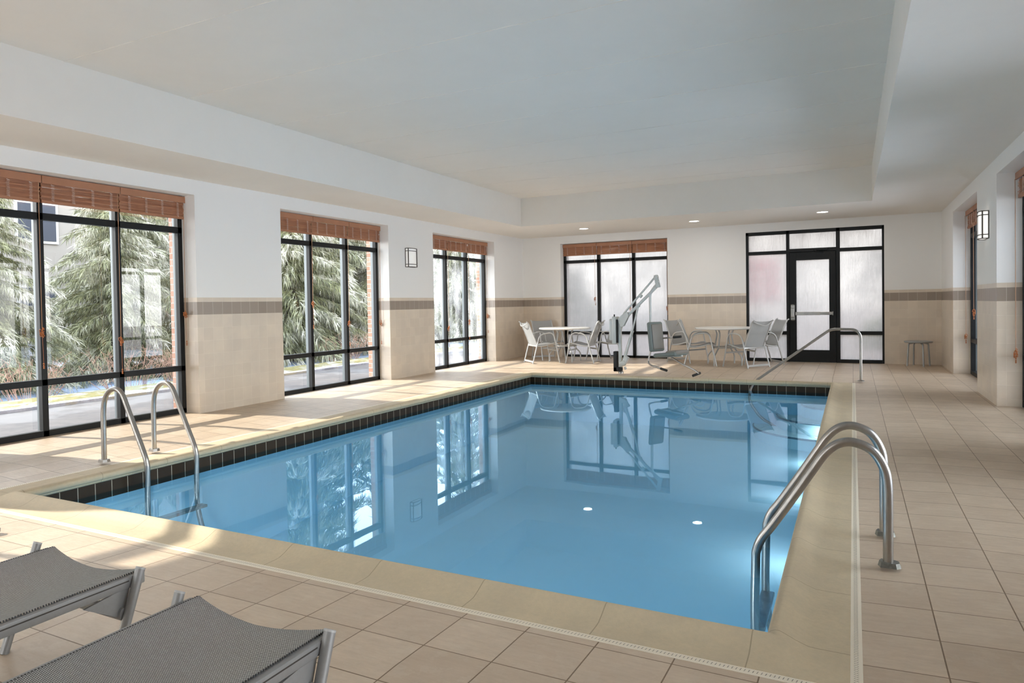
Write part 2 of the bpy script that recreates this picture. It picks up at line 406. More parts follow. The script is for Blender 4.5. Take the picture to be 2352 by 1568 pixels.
M_grate = simple('ivory_drain_grate', (0.80, 0.72, 0.58), 0.6); M_slot = simple('drain_slot_black', (0.015, 0.012, 0.01), 0.8)
M_plaster = mat_noise2('aqua_pool_plaster', (0.62, 0.88, 0.98), (0.59, 0.86, 0.96), 1.2, 0.8)
M_plaster2 = simple('pale_aqua_plaster', (0.62, 0.84, 0.88), 0.8)
M_dark = simple('black_rubber', (0.012, 0.012, 0.012), 0.6); M_bronze = simple('dark_bronze', (0.07, 0.062, 0.055), 0.4, 0.5)
M_lift = simple('light_grey_enamel', (0.58, 0.59, 0.57), 0.35, 0.1); M_liftseat = simple('grey_green_vinyl', (0.15, 0.175, 0.165), 0.55)
M_liftpad = simple('taupe_vinyl', (0.20, 0.185, 0.165), 0.5)

# ================================================================== ROOM SHELL
def walls():
    # left wall: piers and header, tiled/painted inside, brick outside
    bm = bmesh.new(); X1, X2 = -7.22, -7.335
    ys = [YN-0.3] + [v for a in LW for v in a] + [YF+0.5]
    for i in range(0, len(ys), 2):
        box(bm, (XL, ys[i], -0.3), (X1, ys[i+1], 3.6), 0); box(bm, (X1, ys[i], -0.3), (X2, ys[i+1], 3.6), 1)
    for a, b in LW:
        box(bm, (XL, a, ZW), (X1, b, 3.6), 0); box(bm, (X1, a, ZW), (X2, b, 3.6), 1)
        box(bm, (XL, a, -0.3), (X2, b, -0.0152), 1)
    tag(fin('wall_left', bm, None, mats=[M_wall, M_brick]), 'white wall above beige tile wainscot with tall windows onto the trees', kind='structure')
    bm = bmesh.new(); X1, X2 = 1.765, 1.90
    rs = sorted(RW); ys = [YN-0.3] + [v for a in rs for v in a] + [YF+0.5]
    for i in range(0, len(ys), 2):
        box(bm, (XR, ys[i], -0.3), (X1, ys[i+1], 3.6), 0); box(bm, (X1, ys[i], -0.3), (X2, ys[i+1], 3.6), 1)
    for a, b in rs:
        box(bm, (XR, a, ZW), (X1, b, 3.6), 0); box(bm, (X1, a, ZW), (X2, b, 3.6), 1)
        box(bm, (XR, a, -0.3), (X2, b, -0.0152), 1)
    tag(fin('wall_right', bm, None, mats=[M_wall, M_brick]), 'right wall with tiled piers and deep window recesses', kind='structure')
    bm = bmesh.new(); Y1, Y2 = YF+0.30, YF+0.52
    for x0, x1 in ((-7.22, -5.93), (-3.497, -1.917), (0.519, 1.765)):
        box(bm, (x0, YF, -0.3), (x1, Y1, 3.6), 0); box(bm, (x0, Y1, -0.3), (x1, Y2, 3.6), 1)
    for x0, x1 in ((-5.93, -3.497), (-1.917, 0.519)):
        box(bm, (x0, YF, ZW+0.005), (x1, Y1, 3.6), 0); box(bm, (x0, Y1, ZW+0.005), (x1, Y2, 3.6), 1)
        box(bm, (x0, YF, -0.3), (x1, Y2, -0.0152), 1)
    tag(fin('wall_far', bm, None, mats=[M_wall, M_brick]), 'far end wall with tile wainscot, a misted window and a glass exit door', kind='structure')
    bm = bmesh.new()
    box(bm, (-7.22, YN, -0.3), (-6.6, YN-0.3, 3.6)); box(bm, (-3.4, YN, -0.3), (1.765, YN-0.3, 3.6)); box(bm, (-6.6, YN, ZW), (-3.4, YN-0.3, 3.6)); box(bm, (-6.6, YN, -0.3), (-3.4, YN-0.3, -0.0152))
    tag(fin('wall_near', bm, M_wall), kind='structure')
    # ceiling: soffit ring, tray sides, tray top, battens
    bm = bmesh.new(); T = 3.7
    box(bm, (-6.90, YN, ZS), (TX0, YF+0.02, T)); box(bm, (TX1, YN, ZS), (XR+0.02, YF+0.02, T))
    box(bm, (TX0, TY1, ZS), (TX1, YF+0.02, T)); box(bm, (TX0, YN, ZS), (TX1, TY0, T))
    box(bm, (TX0, TY0, ZT), (TX1, TY1, T))
    for k in range(-3, 9):
        y = 3.554 + 1.19*k
        if TY0 < y < TY1: box(bm, (TX0, y, ZT+0.02), (TX1, y+0.022, ZT-0.004))
    tag(fin('ceiling', bm, M_ceil), 'white tray ceiling with lower soffit around it', kind='structure')
walls()

M_fill_lens = mat_emit('pool_fill_lens', (0.75, 0.90, 1.0), 1.0)  # glow of the lamps added to brighten the basin
# deck: outer ring level, inner ring dips to the drain
CO = (-5.375, -0.0144, 2.474, 11.60); DW = 0.036            # coping outer rectangle, drain width
def floor():
    bm = bmesh.new(); zi = -0.038
    def ring(r1, z1, r2, z2):
        (a0, a1, b0, b1), (c0, c1, d0, d1) = r1, r2
        P = [(a0, b0, z1), (a1, b0, z1), (a1, b1, z1), (a0, b1, z1)]; Q = [(c0, d0, z2), (c1, d0, z2), (c1, d1, z2), (c0, d1, z2)]
        for i in range(4):
            j = (i+1) % 4; quad(bm, [P[i], P[j], Q[j], Q[i]])
    inner = (CO[0]-DW, CO[1]+DW, CO[2]-DW, CO[3]+0.002)
    mid = (inner[0]-0.5, inner[1]+0.5, inner[2]-0.5, inner[3]+0.5)
    ring((-7.30, 1.80, YN-0.1, YF+0.3), FZ, mid, FZ); ring(mid, FZ, inner, zi)
    ring(inner, zi, inner, -0.3)
    bmesh.ops.remove_doubles(bm, verts=bm.verts, dist=1e-5)
    o = fin('floor', bm, M_floor, smooth='keep')
    tag(o, 'beige square ceramic tile pool deck with brown grout', kind='structure')
floor()
def base():  # unseen slab added to keep sky light out of the drain gaps
    bm = bmesh.new(); a, b, c, d = PX0-0.06, PX1+0.06, PY0-0.06, PY1+0.06
    for x0, x1, y0, y1 in ((-7.5, a, -3.6, 15.5), (b, 2.05, -3.6, 15.5), (a, b, -3.6, c), (a, b, d, 15.5)): box(bm, (x0, y0, -0.40), (x1, y1, -0.30))
    box(bm, (a-0.1, c-0.1, -1.75), (b+0.1, d+0.1, -1.70))
    tag(fin('floor', bm, M_dark), 'dark slab added under the tiles against light leaks', kind='structure')
base()

# ================================================================== POOL
def pool():
    P = thing('swimming_pool', 'rectangular indoor pool of still pale blue water with raised stone edge and dark waterline tiles', 'swimming pool', (0, 0, 0))
    # coping: profile swept round four mitred sides
    def prof(W):
        n = 0.17
        return [(0, -0.05), (0, -0.036), (W-n, -0.036), (W-n+0.03, -0.034), (W-n+0.07, -0.020), (W-n+0.105, -0.004), (W-0.045, 0.004), (W-0.030, 0.004), (W-0.014, -0.003),
                (W-0.003, -0.016), (W, -0.030), (W-0.003, -0.044), (W-0.012, -0.053), (W-0.018, -0.056), (W-0.020, -0.062), (W-0.024, -0.072), (W-0.034, -0.076)]
    bm = bmesh.new()
    sides = {'near': PY0-CO[2], 'far': CO[3]-PY1, 'left': PX0-CO[0], 'right': CO[1]-PX1}
    pn, pf, pl, pr = (prof(sides[k]) for k in ('near', 'far', 'left', 'right'))
    rows = []
    for i in range(len(pn)):
        x0 = CO[0]+pl[i][0]; x1 = CO[1]-pr[i][0]; y0 = CO[2]+pn[i][0]; y1 = CO[3]-pf[i][0]; z = pn[i][1]
        rows.append([bm.verts.new(v) for v in ((x0, y0, z), (x1, y0, z), (x1, y1, z), (x0, y1, z))])
    for a, b in zip(rows, rows[1:]):
        for k in range(4): bm.faces.new((a[k], a[(k+1) % 4], b[(k+1) % 4], b[k]))
    o = fin('coping', bm, M_cop, P); autosm(o, 50); o['label'] = 'sand coloured cast stone coping with rounded raised nose'
    # waterline tile band
    T = 0.034; a, b, c, d = PX0-T, PX1+T, PY0-T, PY1+T
    def shell(z0, z1, e=0.0):
        bm = bmesh.new(); q = [(a-e, c-e), (b+e, c-e), (b+e, d+e), (a-e, d+e)]
        for i in range(4):
            j = (i+1) % 4; quad(bm, [(q[i][0], q[i][1], z0), (q[j][0], q[j][1], z0), (q[j][0], q[j][1], z1), (q[i][0], q[i][1], z1)])
        return bm
    fin('waterline_tile', shell(-0.205, -0.0765), M_band, P)['label'] = 'dark brown square waterline tiles with pale grout'
    # basin: shallow far end slopes to a deeper near end (depth as it looks through the water)
    bm = shell(-1.7, -0.205)
    ys = [c, 4.6, 6.6, d]; zs = [-1.05, -1.05, -0.88, -0.80]
    for i in range(3): quad(bm, [(a, ys[i], zs[i]), (b, ys[i], zs[i]), (b, ys[i+1], zs[i+1]), (a, ys[i+1], zs[i+1])])
    fin('basin', bm, M_plaster, P)
    bm = bmesh.new()
    for k, (r, z) in enumerate(((0.43, -0.33), (0.77, -0.50), (1.10, -0.66))):
        cx, cy = b, d; n = 24
        top = [bm.verts.new((cx-r*math.cos(PI/2*i/n), cy-r*math.sin(PI/2*i/n), z)) for i in range(n+1)]
        bot = [bm.verts.new((v.co.x, v.co.y, -1.3)) for v in top]; cc = bm.verts.new((cx, cy, z))
        for i in range(n): bm.faces.new((cc, top[i], top[i+1])); bm.faces.new((top[i], bot[i], bot[i+1], top[i+1]))
    st = fin('entry_steps', bm, M_plaster2, P)
    bm = bmesh.new()
    for k, (r, z) in enumerate(((0.43, -0.33), (0.77, -0.50), (1.10, -0.66))):
        n = 24; rr = [(r+0.004, z+0.004), (r-0.014, z+0.004)]
        v1 = [[bm.verts.new((b-q*math.cos(PI/2*i/n), d-q*math.sin(PI/2*i/n), zz)) for i in range(n+1)] for q, zz in rr]
        v0 = [bm.verts.new((b-(r+0.004)*math.cos(PI/2*i/n), d-(r+0.004)*math.sin(PI/2*i/n), z-0.02)) for i in range(n+1)]
        for i in range(n): bm.faces.new((v1[0][i], v1[0][i+1], v1[1][i+1], v1[1][i])); bm.faces.new((v0[i], v0[i+1], v1[0][i+1], v1[0][i]))
    fin('step_edge_tile', bm, simple('slate_step_edging', (0.12, 0.22, 0.28), 0.5), st)
    M_fit = simple('white_plastic_fitting', (0.42, 0.60, 0.66), 0.5)
    bm = bmesh.new(); quad(bm, [(a, c, WZ), (b, c, WZ), (b, d, WZ), (a, d, WZ)])
    fin('water', bm, M_water, P)['label'] = 'clear still blue water surface'
    # underwater lamps added to brighten the basin, hidden in near and right walls
    for (lx, ly, dx, dy) in ((-4.0, c, 0, 1), (-2.6, c, 0, 1), (-1.2, c, 0, 1), (b, 6.0, -1, 0), (b, 7.8, -1, 0), (b, 9.4, -1, 0), (b, 10.3, -1, 0)):
        p0 = Vector((lx, ly, -0.62)); dv = Vector((dx, dy, 0))
        bm = bmesh.new(); tube(bm, [p0+dv*0.002, p0+dv*0.03], 0.11, 24); lp = autosm(fin('pool_fill_lamp', bm, M_fit, P))
        bm = bmesh.new(); tube(bm, [p0+dv*0.031, p0+dv*0.036], 0.09, 24); fin('fill_lamp_lens', bm, M_fill_lens, lp)
        ld = bpy.data.lights.new('pool_fill_light', 'AREA'); ld.shape = 'DISK'; ld.size = 0.16; ld.energy = POOL_FILL*(1.0 if dx == 0 else 0.7); ld.color = (0.88, 0.94, 1.0); ld.spread = 3.0
        lo = bpy.data.objects.new('pool_fill_light', ld); C.objects.link(lo); lo.location = p0+dv*0.06; lo.rotation_euler = dv.to_track_quat('-Z', 'Z').to_euler(); lo.parent = lp
    # deck drain: three grates with slots
    def grate(name, p0, p1, wide):
        p0 = Vector(p0); p1 = Vector(p1); dv = (p1-p0).normalized(); nv = Vector((-dv.y, dv.x, 0)); Ln = (p1-p0).length
        bm = bmesh.new(); R = Matrix((dv, nv, Vector((0, 0, 1)))).transposed()
        obox(bm, (p0+p1)/2, (Ln, wide+0.008, 0.02), R)
        g = fin(name, bm, M_grate, P)
        bm = bmesh.new(); n = int(Ln/0.0135)
        zt = p0.z + 0.0106
        for i in range(n):
            s = (i+0.5)/n*Ln; c_ = p0 + dv*s; c_.z = zt
            # little zigzag slot of two short strokes
            for (u0, v0, u1, v1) in ((-0.002, -0.0045-0.003, 0.0015, -0.0005), (-0.001, 0.001, 0.003, 0.0075)):
                q = 0.0010
                pts = [c_ + dv*(u0-q)+nv*v0, c_ + dv*(u0+q)+nv*v0, c_+dv*(u1+q)+nv*v1, c_+dv*(u1-q)+nv*v1]
                quad(bm, pts)
        fin('drain_slots', bm, M_slot, g)['kind'] = 'stuff'
    zg = -0.047
    grate('deck_drain', (CO[0]-DW, CO[2]-DW/2, zg), (CO[1], CO[2]-DW/2, zg), DW-0.004)
    grate('deck_drain', (CO[1]+DW/2, CO[2]-DW, zg), (CO[1]+DW/2, CO[3], zg), DW-0.004)
    grate('deck_drain', (CO[0]-DW/2, CO[2]-DW, zg), (CO[0]-DW/2, CO[3], zg), DW-0.004)
pool()

# ================================================================== WINDOWS
wn = [0]
def side_window(y0, y1, x_in, sgn, glass, label):
    """storefront window in a long wall; x_in = room-side face of the frame, sgn = outward direction"""
    wn[0] += 1
    W = tag(empty('window_%d' % wn[0]), label, kind='structure')
    fr = bmesh.new(); st = bmesh.new(); F = 0.058; D = 0.062; zt = 2.57; w_ = (y1-y0)
    def mem(a, b): 
        box(fr, (x_in, a[0], a[1]), (x_in+sgn*D, b[0], b[1]), bev=0.003)
        box(st, (x_in+sgn*(D-0.002), a[0]+0.012 if b[0]-a[0] < 0.1 else a[0], a[1]+0.012 if b[1]-a[1] < 0.1 else a[1]), (x_in+sgn*(D+0.055), b[0]-(0.012 if b[0]-a[0] < 0.1 else 0), b[1]-(0.012 if b[1]-a[1] < 0.1 else 0)))
    ms = [y0+F/2+0.002, y0+w_/3+0.01, y0+2*w_/3+0.005, y1-F/2-0.002]
    for m in ms: mem((m-F/2, -0.014), (m+F/2, zt))
    for z0, z1 in ((-0.0145, 0.045), (0.489, 0.552), (2.128, 2.198), (2.51, 2.568)): mem((y0+0.004, z0), (y1-0.004, z1))
    fin('frame', fr, M_frame, W); s_ = fin('glazing_stop', st, M_alu, W)
    g = bmesh.new(); xg = x_in+sgn*(D+0.03)
    quad(g, [(xg, y0, 0.0), (xg, y1, 0.0), (xg, y1, 2.56), (xg, y0, 2.56)])
    fin('pane', g, glass, W)
    return W
XWL, XWR = -7.10, 1.65
side_window(*LW[0], XWL, -1, M_glass, None)
side_window(*LW[1], XWL, -1, M_glass, 'nearest large black-framed window on the left wall')
side_window(*LW[2], XWL, -1, M_glass, 'middle black-framed window on the left wall')
side_window(*LW[3], XWL, -1, M_glassH, 'farthest slightly misted window on the left wall')
side_window(*RW[0], XWR, 1, M_glassH, 'farther narrow-looking window in the right wall recess')
side_window(*RW[1], XWR, 1, M_glassH, 'nearer window in the right wall recess at the picture edge')
side_window(*RW[2], XWR, 1, M_glassH, None); side_window(*RW[3], XWR, 1, M_glassH, None)

def near_fill_window():  # unseen glazing added behind the camera to let in fill daylight
    wn[0] += 1
    W = tag(empty('window_%d' % wn[0]), kind='structure'); bm = bmesh.new(); y0, y1 = YN-0.2, YN-0.1
    for k in range(8): x = -6.6+0.03+(3.14)*k/7; box(bm, (x-0.03, y0, -0.014), (x+0.03, y1, 2.57))
    for z0, z1 in ((-0.0145, 0.045), (0.489, 0.552), (2.128, 2.198), (2.51, 2.57)): box(bm, (-6.6, y0, z0), (-3.4, y1, z1))
    fin('frame', bm, M_frame, W); bm = bmesh.new(); quad(bm, [(-6.6, YN-0.15, 0), (-3.4, YN-0.15, 0), (-3.4, YN-0.15, 2.56), (-6.6, YN-0.15, 2.56)]); fin('pane', bm, M_glass, W)
near_fill_window()
def far_window():
    wn[0] += 1
    W = tag(empty('window_%d' % wn[0]), 'wide window in the far wall white with condensation', kind='structure')
    bm = bmesh.new(); y0, y1 = YF+0.20, YF+0.29
    xs = [(-5.95, -5.875), (-5.13, -5.06), (-4.325, -4.258), (-3.56, -3.49)]
    for a, b in xs: box(bm, (a, y0, -0.014), (b, y1, 2.57), bev=0.003)
    for z0, z1 in ((-0.0145, 0.035), (0.505, 0.57), (2.098+0.032, 2.198), (2.51, 2.57)): box(bm, (-5.95, y0, z0), (-3.49, y1, z1), bev=0.003)
    fin('frame', bm, M_frame, W)
    bm = bmesh.new(); box(bm, (-5.95, y0+0.04, 0), (-3.49, y0+0.048, 2.56)); fin('pane', bm, M_fog, W)
far_window()
def door_unit():
    wn[0] += 1
    W = tag(empty('window_%d' % wn[0]), 'misted sidelight and transom glazing around the exit door', kind='structure')
    bm = bmesh.new(); y0, y1 = YF+0.005, YF+0.10
    for a, b in ((-1.917, -1.869), (-1.166, -1.108), (-0.285, -0.218), (0.485, 0.519)): box(bm, (a, y0, -0.014), (b, y1, 2.570), bev=0.003)
    box(bm, (-1.917, y0, 2.506), (0.519, y1, 2.5705), bev=0.003)
    box(bm, (-1.166, y0-0.004, 2.14), (-0.218, y1, 2.205), bev=0.003)
    for a, b in ((-1.869, -1.166), (-0.218, 0.485)):
        box(bm, (a, y0, 2.116), (b, y1, 2.182), bev=0.003); box(bm, (a, y0, 0.522), (b, y1, 0.590), bev=0.003); box(bm, (a, y0, -0.0145), (b, y1, 0.05), bev=0.003)
    fin('frame', bm, M_frame, W)
    bm = bmesh.new()
    for a, b, z0, z1 in ((-1.87, -1.16, 0.04, 2.52), (-0.22, 0.49, 0.04, 2.52), (-1.16, -0.22, 2.19, 2.52)): box(bm, (a, y0+0.045, z0), (b, y0+0.053, z1))
    fin('pane', bm, M_fog, W)
    D = tag(empty('door_1'), 'black framed glass exit door with steel push bar', kind='structure')
    bm = bmesh.new(); x0, x1, z1 = -1.104, -0.289, 2.130; ya, yb = YF-0.012, YF+0.045
    box(bm, (x0, ya, -0.008), (-0.984, yb, z1), bev=0.003); box(bm, (-0.404, ya, -0.008), (x1, yb, z1), bev=0.003)
    box(bm, (-0.984, ya, 1.977), (-0.404, yb, z1), bev=0.003); box(bm, (-0.984, ya, -0.008), (-0.404, yb, 0.225), bev=0.003)
    box(bm, (x0-0.012, YF+0.046, -0.012), (x0+0.03, YF+0.06, z1+0.008)); box(bm, (x1-0.03, YF+0.046, -0.012), (x1+0.012, YF+0.06, z1+0.008)); box(bm, (x0, YF+0.046, z1-0.03), (x1, YF+0.06, z1+0.02)); box(bm, (x0, YF+0.046, -0.014), (x1, YF+0.06, 0.03))
    fin('door_leaf', bm, M_frame, D)
    bm = bmesh.new(); box(bm, (-0.99, ya+0.02, 0.2), (-0.40, ya+0.028, 1.99)); fin('pane', bm, M_fog, D)
    bm = bmesh.new()   # panic bar
    box(bm, (-1.00, ya-0.065, 0.905), (-0.56, ya-0.02, 0.968), bev=0.006); box(bm, (-0.56, ya-0.062, 0.908), (-0.352, ya-0.022, 0.965), bev=0.006)
    box(bm, (-0.352, ya-0.068, 0.900), (-0.335, ya, 0.973), bev=0.004)
    pb = fin('push_bar', bm, M_steel, D)
    bm = bmesh.new(); box(bm, (-1.092, ya-0.012, 0.80), (-1.008, ya, 1.12), bev=0.02); box(bm, (-1.085, ya-0.06, 0.86), (-1.015, ya-0.01, 1.045), bev=0.012)
    for z in (0.82, 1.10): lathe(bm, [(0, -0.0), (0.006, 0), (0.006, 0.003)], (-1.05, ya-0.014, z), 8)
    fin('latch_case', bm, M_steel, pb)
    bm = bmesh.new(); box(bm, (-0.66, ya-0.045, 2.155), (-0.42, ya+0.02, 2.195), bev=0.006)
    tube(bm, smooth_path([(-0.62, ya-0.05, 2.15), (-0.63, ya-0.16, 2.13), (-0.50, ya-0.10, 2.10)], 0.02), 0.008, 8)
    fin('door_closer', bm, M_frame, D)
door_unit()

# ================================================================== BLINDS
def blind_at(label, axis, p, u0, u1, face, zt=2.556, zb=2.30, cord_z=1.1, group=None, tail=0.35, seed=0):
    """axis 'y' (long walls) or 'x' (far wall); p = room-side plane; face = direction into the room"""
    rnd = random.Random(seed)
    def V(u, d, z): return (p+face*d, u, z) if axis == 'y' else (u, p+face*d, z)
    um = (u0+u1)/2; B = thing('bamboo_blind', label, 'window blind', V(um, 0, zb), 0, group)
    inv = Matrix.Translation(-Vector(V(um, 0, zb)))
    def add(name, bm, mat, par=B, sm=False):
        bm.transform(inv); return fin(name, bm, mat, par, sm)
    bm = bmesh.new(); box(bm, V(u0+0.001, 0.045, zt-0.075), V(u1-0.001, 0.060, zt), bev=0.003); add('valance', bm, M_rail)
    bm = bmesh.new(); n = 15
    for i in range(n):          # gathered woven slats
        z = zt-0.072 - (zt-0.072-zb)*(i+0.5)/n; h = (zt-0.072-zb)/n*0.62; d0 = 0.012+0.020*rnd.random()
        m = 6; pts = []
        for k in range(m+1):
            u = u0+0.004+(u1-u0-0.008)*k/m; pts.append((u, z+rnd.uniform(-0.0025, 0.0025)))
        for k in range(m):
            (ua, za), (ub, zb_) = pts[k], pts[k+1]
            q = [V(ua, d0, za-h), V(ub, d0, zb_-h), V(ub, d0+0.006, zb_+h*0.8), V(ua, d0+0.006, za+h*0.8)]
            r = [V(ua, d0-0.012, za-h), V(ub, d0-0.012, zb_-h), V(ub, d0-0.010, zb_+h*0.8), V(ua, d0-0.010, za+h*0.8)]
            vs = [bm.verts.new(v) for v in q+r]
            for f in ((0, 1, 2, 3), (7, 6, 5, 4), (0, 4, 5, 1), (3, 2, 6, 7), (0, 3, 7, 4), (1, 5, 6, 2)): bm.faces.new([vs[i_] for i_ in f])
    box(bm, V(u0+0.004, 0.004, zb-0.008), V(u1-0.004, 0.034, zb+0.022), bev=0.004)
    add('slat_panel', bm, M_bamboo)
    nc = 4
    for c in range(nc):          # zigzag stitching rows
        bm = bmesh.new()
        uc = u0 + (u1-u0)*(c+0.55)/nc
        zz = [zt-0.08-i*0.0075 for i in range(int((zt-0.09-zb)/0.0075))]
        tube(bm, [V(uc+(0.014 if i % 2 else -0.014)+rnd.uniform(-0.003, 0.003), 0.040, z) for i, z in enumerate(zz)], 0.0034, 5)
        add('stitching', bm, M_stitch)
    bm = bmesh.new(); uc = u1-0.035
    tube(bm, [V(uc, 0.066, zt-0.07), V(uc, 0.064, zb), V(uc-0.004, 0.06, cord_z)], 0.0035, 6)
    cd_ = add('cord', bm, M_cord)
    bm = bmesh.new()
    for k in range(9):
        a = rnd.random()*6.28
        c0 = Vector(V(uc-0.004+0.010*math.cos(a), 0.06+0.010*math.sin(a), cord_z-0.075*rnd.random()))
        ring = [c0 + Vector((0.016*math.cos(t+a)*math.cos(a), 0.016*math.cos(t+a)*math.sin(a), 0.022*math.sin(t))) for t in [j*0.7 for j in range(9)]]
        tube(bm, ring, 0.0035, 5)
    tube(bm, [V(uc-0.002, 0.06, cord_z-0.06), V(uc+0.004, 0.058, cord_z-tail)], 0.0016, 5)
    for dz in (0, 0.022, 0.04): lathe(bm, [(0, 0.012), (0.007, 0.006), (0.008, -0.004), (0, -0.01)], V(uc+0.004, 0.058, cord_z-tail-dz), 8)
    o = fin('cord_knot', bm, M_knot); o.data.transform(inv); o.parent = cd_
    return B
win_names = {1: ('nearest large', 'nearest left'), 2: ('middle', 'middle left'), 3: ('farthest', 'farthest left')}
def blinds_for(lw, which, desc, grp, cz):
    y0, y1 = lw; w_ = (y1-y0)/3
    for k in range(3):
        lab = '%s copper brown bamboo blind of the three rolled up at %s' % (('left', 'middle', 'right')[k], desc)
        blind_at(lab, 'y', XWL+0.006, y0+w_*k+0.004, y0+w_*(k+1)-0.001+(0.05 if k == 2 else 0)-0.045*(k == 2), 1, group=grp, cord_z=cz[k], seed=which*10+k)
blinds_for(LW[1], 1, 'the nearest left wall window', 'bamboo blinds on the nearest left window', (1.06, 0.93, 1.19))
blinds_for(LW[2], 2, 'the middle left wall window', 'bamboo blinds on the middle left window', (1.30, 1.00, 0.98))
blinds_for(LW[3], 3, 'the farthest left wall window', 'bamboo blinds on the farthest left window', (0.80, 0.9, 1.0))
for k in range(3):  # same blinds on the window beside the camera, they shade the near deck
    blind_at('%s bamboo blind beside the sun loungers, seen by its shade on the deck' % ('nearest', 'middle', 'farthest')[k], 'y', XWL+0.006, LW[0][0]+0.817*k+0.01, LW[0][0]+0.817*(k+1)-0.002, 1, group='bamboo blinds beside the loungers', seed=60+k)
for k in range(3):
    x0 = -5.93+0.811*k
    blind_at('%s bamboo blind of the three above the misted far wall window' % ('left', 'middle', 'right')[k], 'x', YF+0.194, x0+0.004, x0+0.811-0.002, -1, zt=2.562, zb=2.305,
             group='bamboo blinds on the far window', cord_z=(1.33, 1.12, 1.10)[k], seed=30+k, tail=0.12)
for wi, (y0, y1) in enumerate(RW[:2]):
    w_ = (y1-y0)/3
    for k in range(3):
        ya, yb = y1-w_*(k+1), y1-w_*k
        blind_at('%s bamboo blind at the %s right wall window recess' % (('farthest', 'middle', 'nearest')[k], ('farther', 'nearer')[wi]), 'y', XWR-0.006, ya+0.004, yb-0.012, -1,
                 group='bamboo blinds on the %s right window' % ('farther', 'nearer')[wi], cord_z=(0.62, 1.02, 1.0)[k], seed=40+wi*5+k, tail=0.1, zb=2.29)

# ================================================================== LIGHT FITTINGS
M_lens = mat_emit('recessed_lamp_lens', (1.0, 0.96, 0.90), 6.0)
def downlight(x, y, label):
    t = thing('recessed_light', label, 'ceiling light', (x, y, ZS), 0, 'recessed lights in the far soffit')
    bm = bmesh.new(); lathe(bm, [(0.088, 0.001), (0.092, -0.006), (0.108, -0.004), (0.112, 0.001)], seg=32); autosm(fin('trim_ring', bm, M_white, t))
    bm = bmesh.new(); lathe(bm, [(0, -0.002), (0.088, -0.002)], seg=32); fin('lens', bm, M_lens, t)
    ld = bpy.data.lights.new('recessed_lamp', 'AREA'); ld.shape = 'DISK'; ld.size = 0.16; ld.energy = 3.5; ld.color = (1.0, 0.95, 0.88)
    lo = bpy.data.objects.new('recessed_lamp', ld); C.objects.link(lo); lo.location = (0, 0, -0.012); lo.parent = t
downlight(-4.90, 13.62, 'leftmost of the three round recessed lights in the far soffit')
downlight(-2.69, 13.65, 'middle of the three round recessed lights in the far soffit')
downlight(-0.47, 13.60, 'rightmost of the three round recessed lights in the far soffit')
def sconce(x, y, face, label, strength):
    t = thing('wall_sconce', label, 'wall light', (x, y, 1.89), 0)
    H, Wd, D = 0.33, 0.135, 0.095
    t.location.z = 1.89
    bm = bmesh.new(); box(bm, (0, -Wd, 0.0), (face*0.010, Wd, H), bev=0.002); n = 12
    def arc(z, h):
        pts = [(face*(0.066+0.030*math.sin(PI*i/n)), -Wd+2*Wd*i/n) for i in range(n+1)]
        for a_, b_ in zip(pts, pts[1:]):
            vs = [bm.verts.new((x+face*e, y, zz)) for (x, y) in (a_, b_) for e in (-0.003, 0.005) for zz in (z, z+h)]
            for f in ((0, 1, 3, 2), (4, 6, 7, 5), (0, 4, 5, 1), (2, 3, 7, 6), (0, 2, 6, 4), (1, 5, 7, 3)): bm.faces.new([vs[q] for q in f])
        for s_ in (-1, 1): box(bm, (0, s_*Wd, z), (face*0.066, s_*(Wd-0.008), z+h))
    for z in (0.0, 0.045, H-0.055, H-0.010): arc(z, 0.010)
    for s_ in (-1, 1): box(bm, (face*0.060, s_*(Wd+0.001), 0), (face*0.073, s_*(Wd-0.010), H)); box(bm, (0, s_*(Wd+0.001), 0), (face*0.011, s_*(Wd-0.010), H))
    fin('bracket', bm, M_bronze, t)
    bm = bmesh.new(); vs = []
    for z in (0.008, H-0.008): vs.append([bm.verts.new((face*0.011, -Wd+0.006, z))]+[bm.verts.new((face*(0.058+0.030*math.sin(PI*i/n)), -Wd+0.006+(2*Wd-0.012)*i/n, z)) for i in range(n+1)]+[bm.verts.new((face*0.011, Wd-0.006, z))])
    for i in range(len(vs[0])-1): bm.faces.new((vs[0][i], vs[0][i+1], vs[1][i+1], vs[1][i]))
    bm.faces.new(vs[0]); bm.faces.new(vs[1])
    fin('diffuser', bm, mat_emit('frosted_shade_%d' % int(x), (1.0, 0.95, 0.88), strength, (0.85, 0.85, 0.83)), t)
sconce(XL, 10.17, 1, 'small framed glass wall light between the middle and farthest left windows', 0.12)
sconce(XR, 10.08, -1, 'glowing bronze framed wall light on the right pier', 0.4)

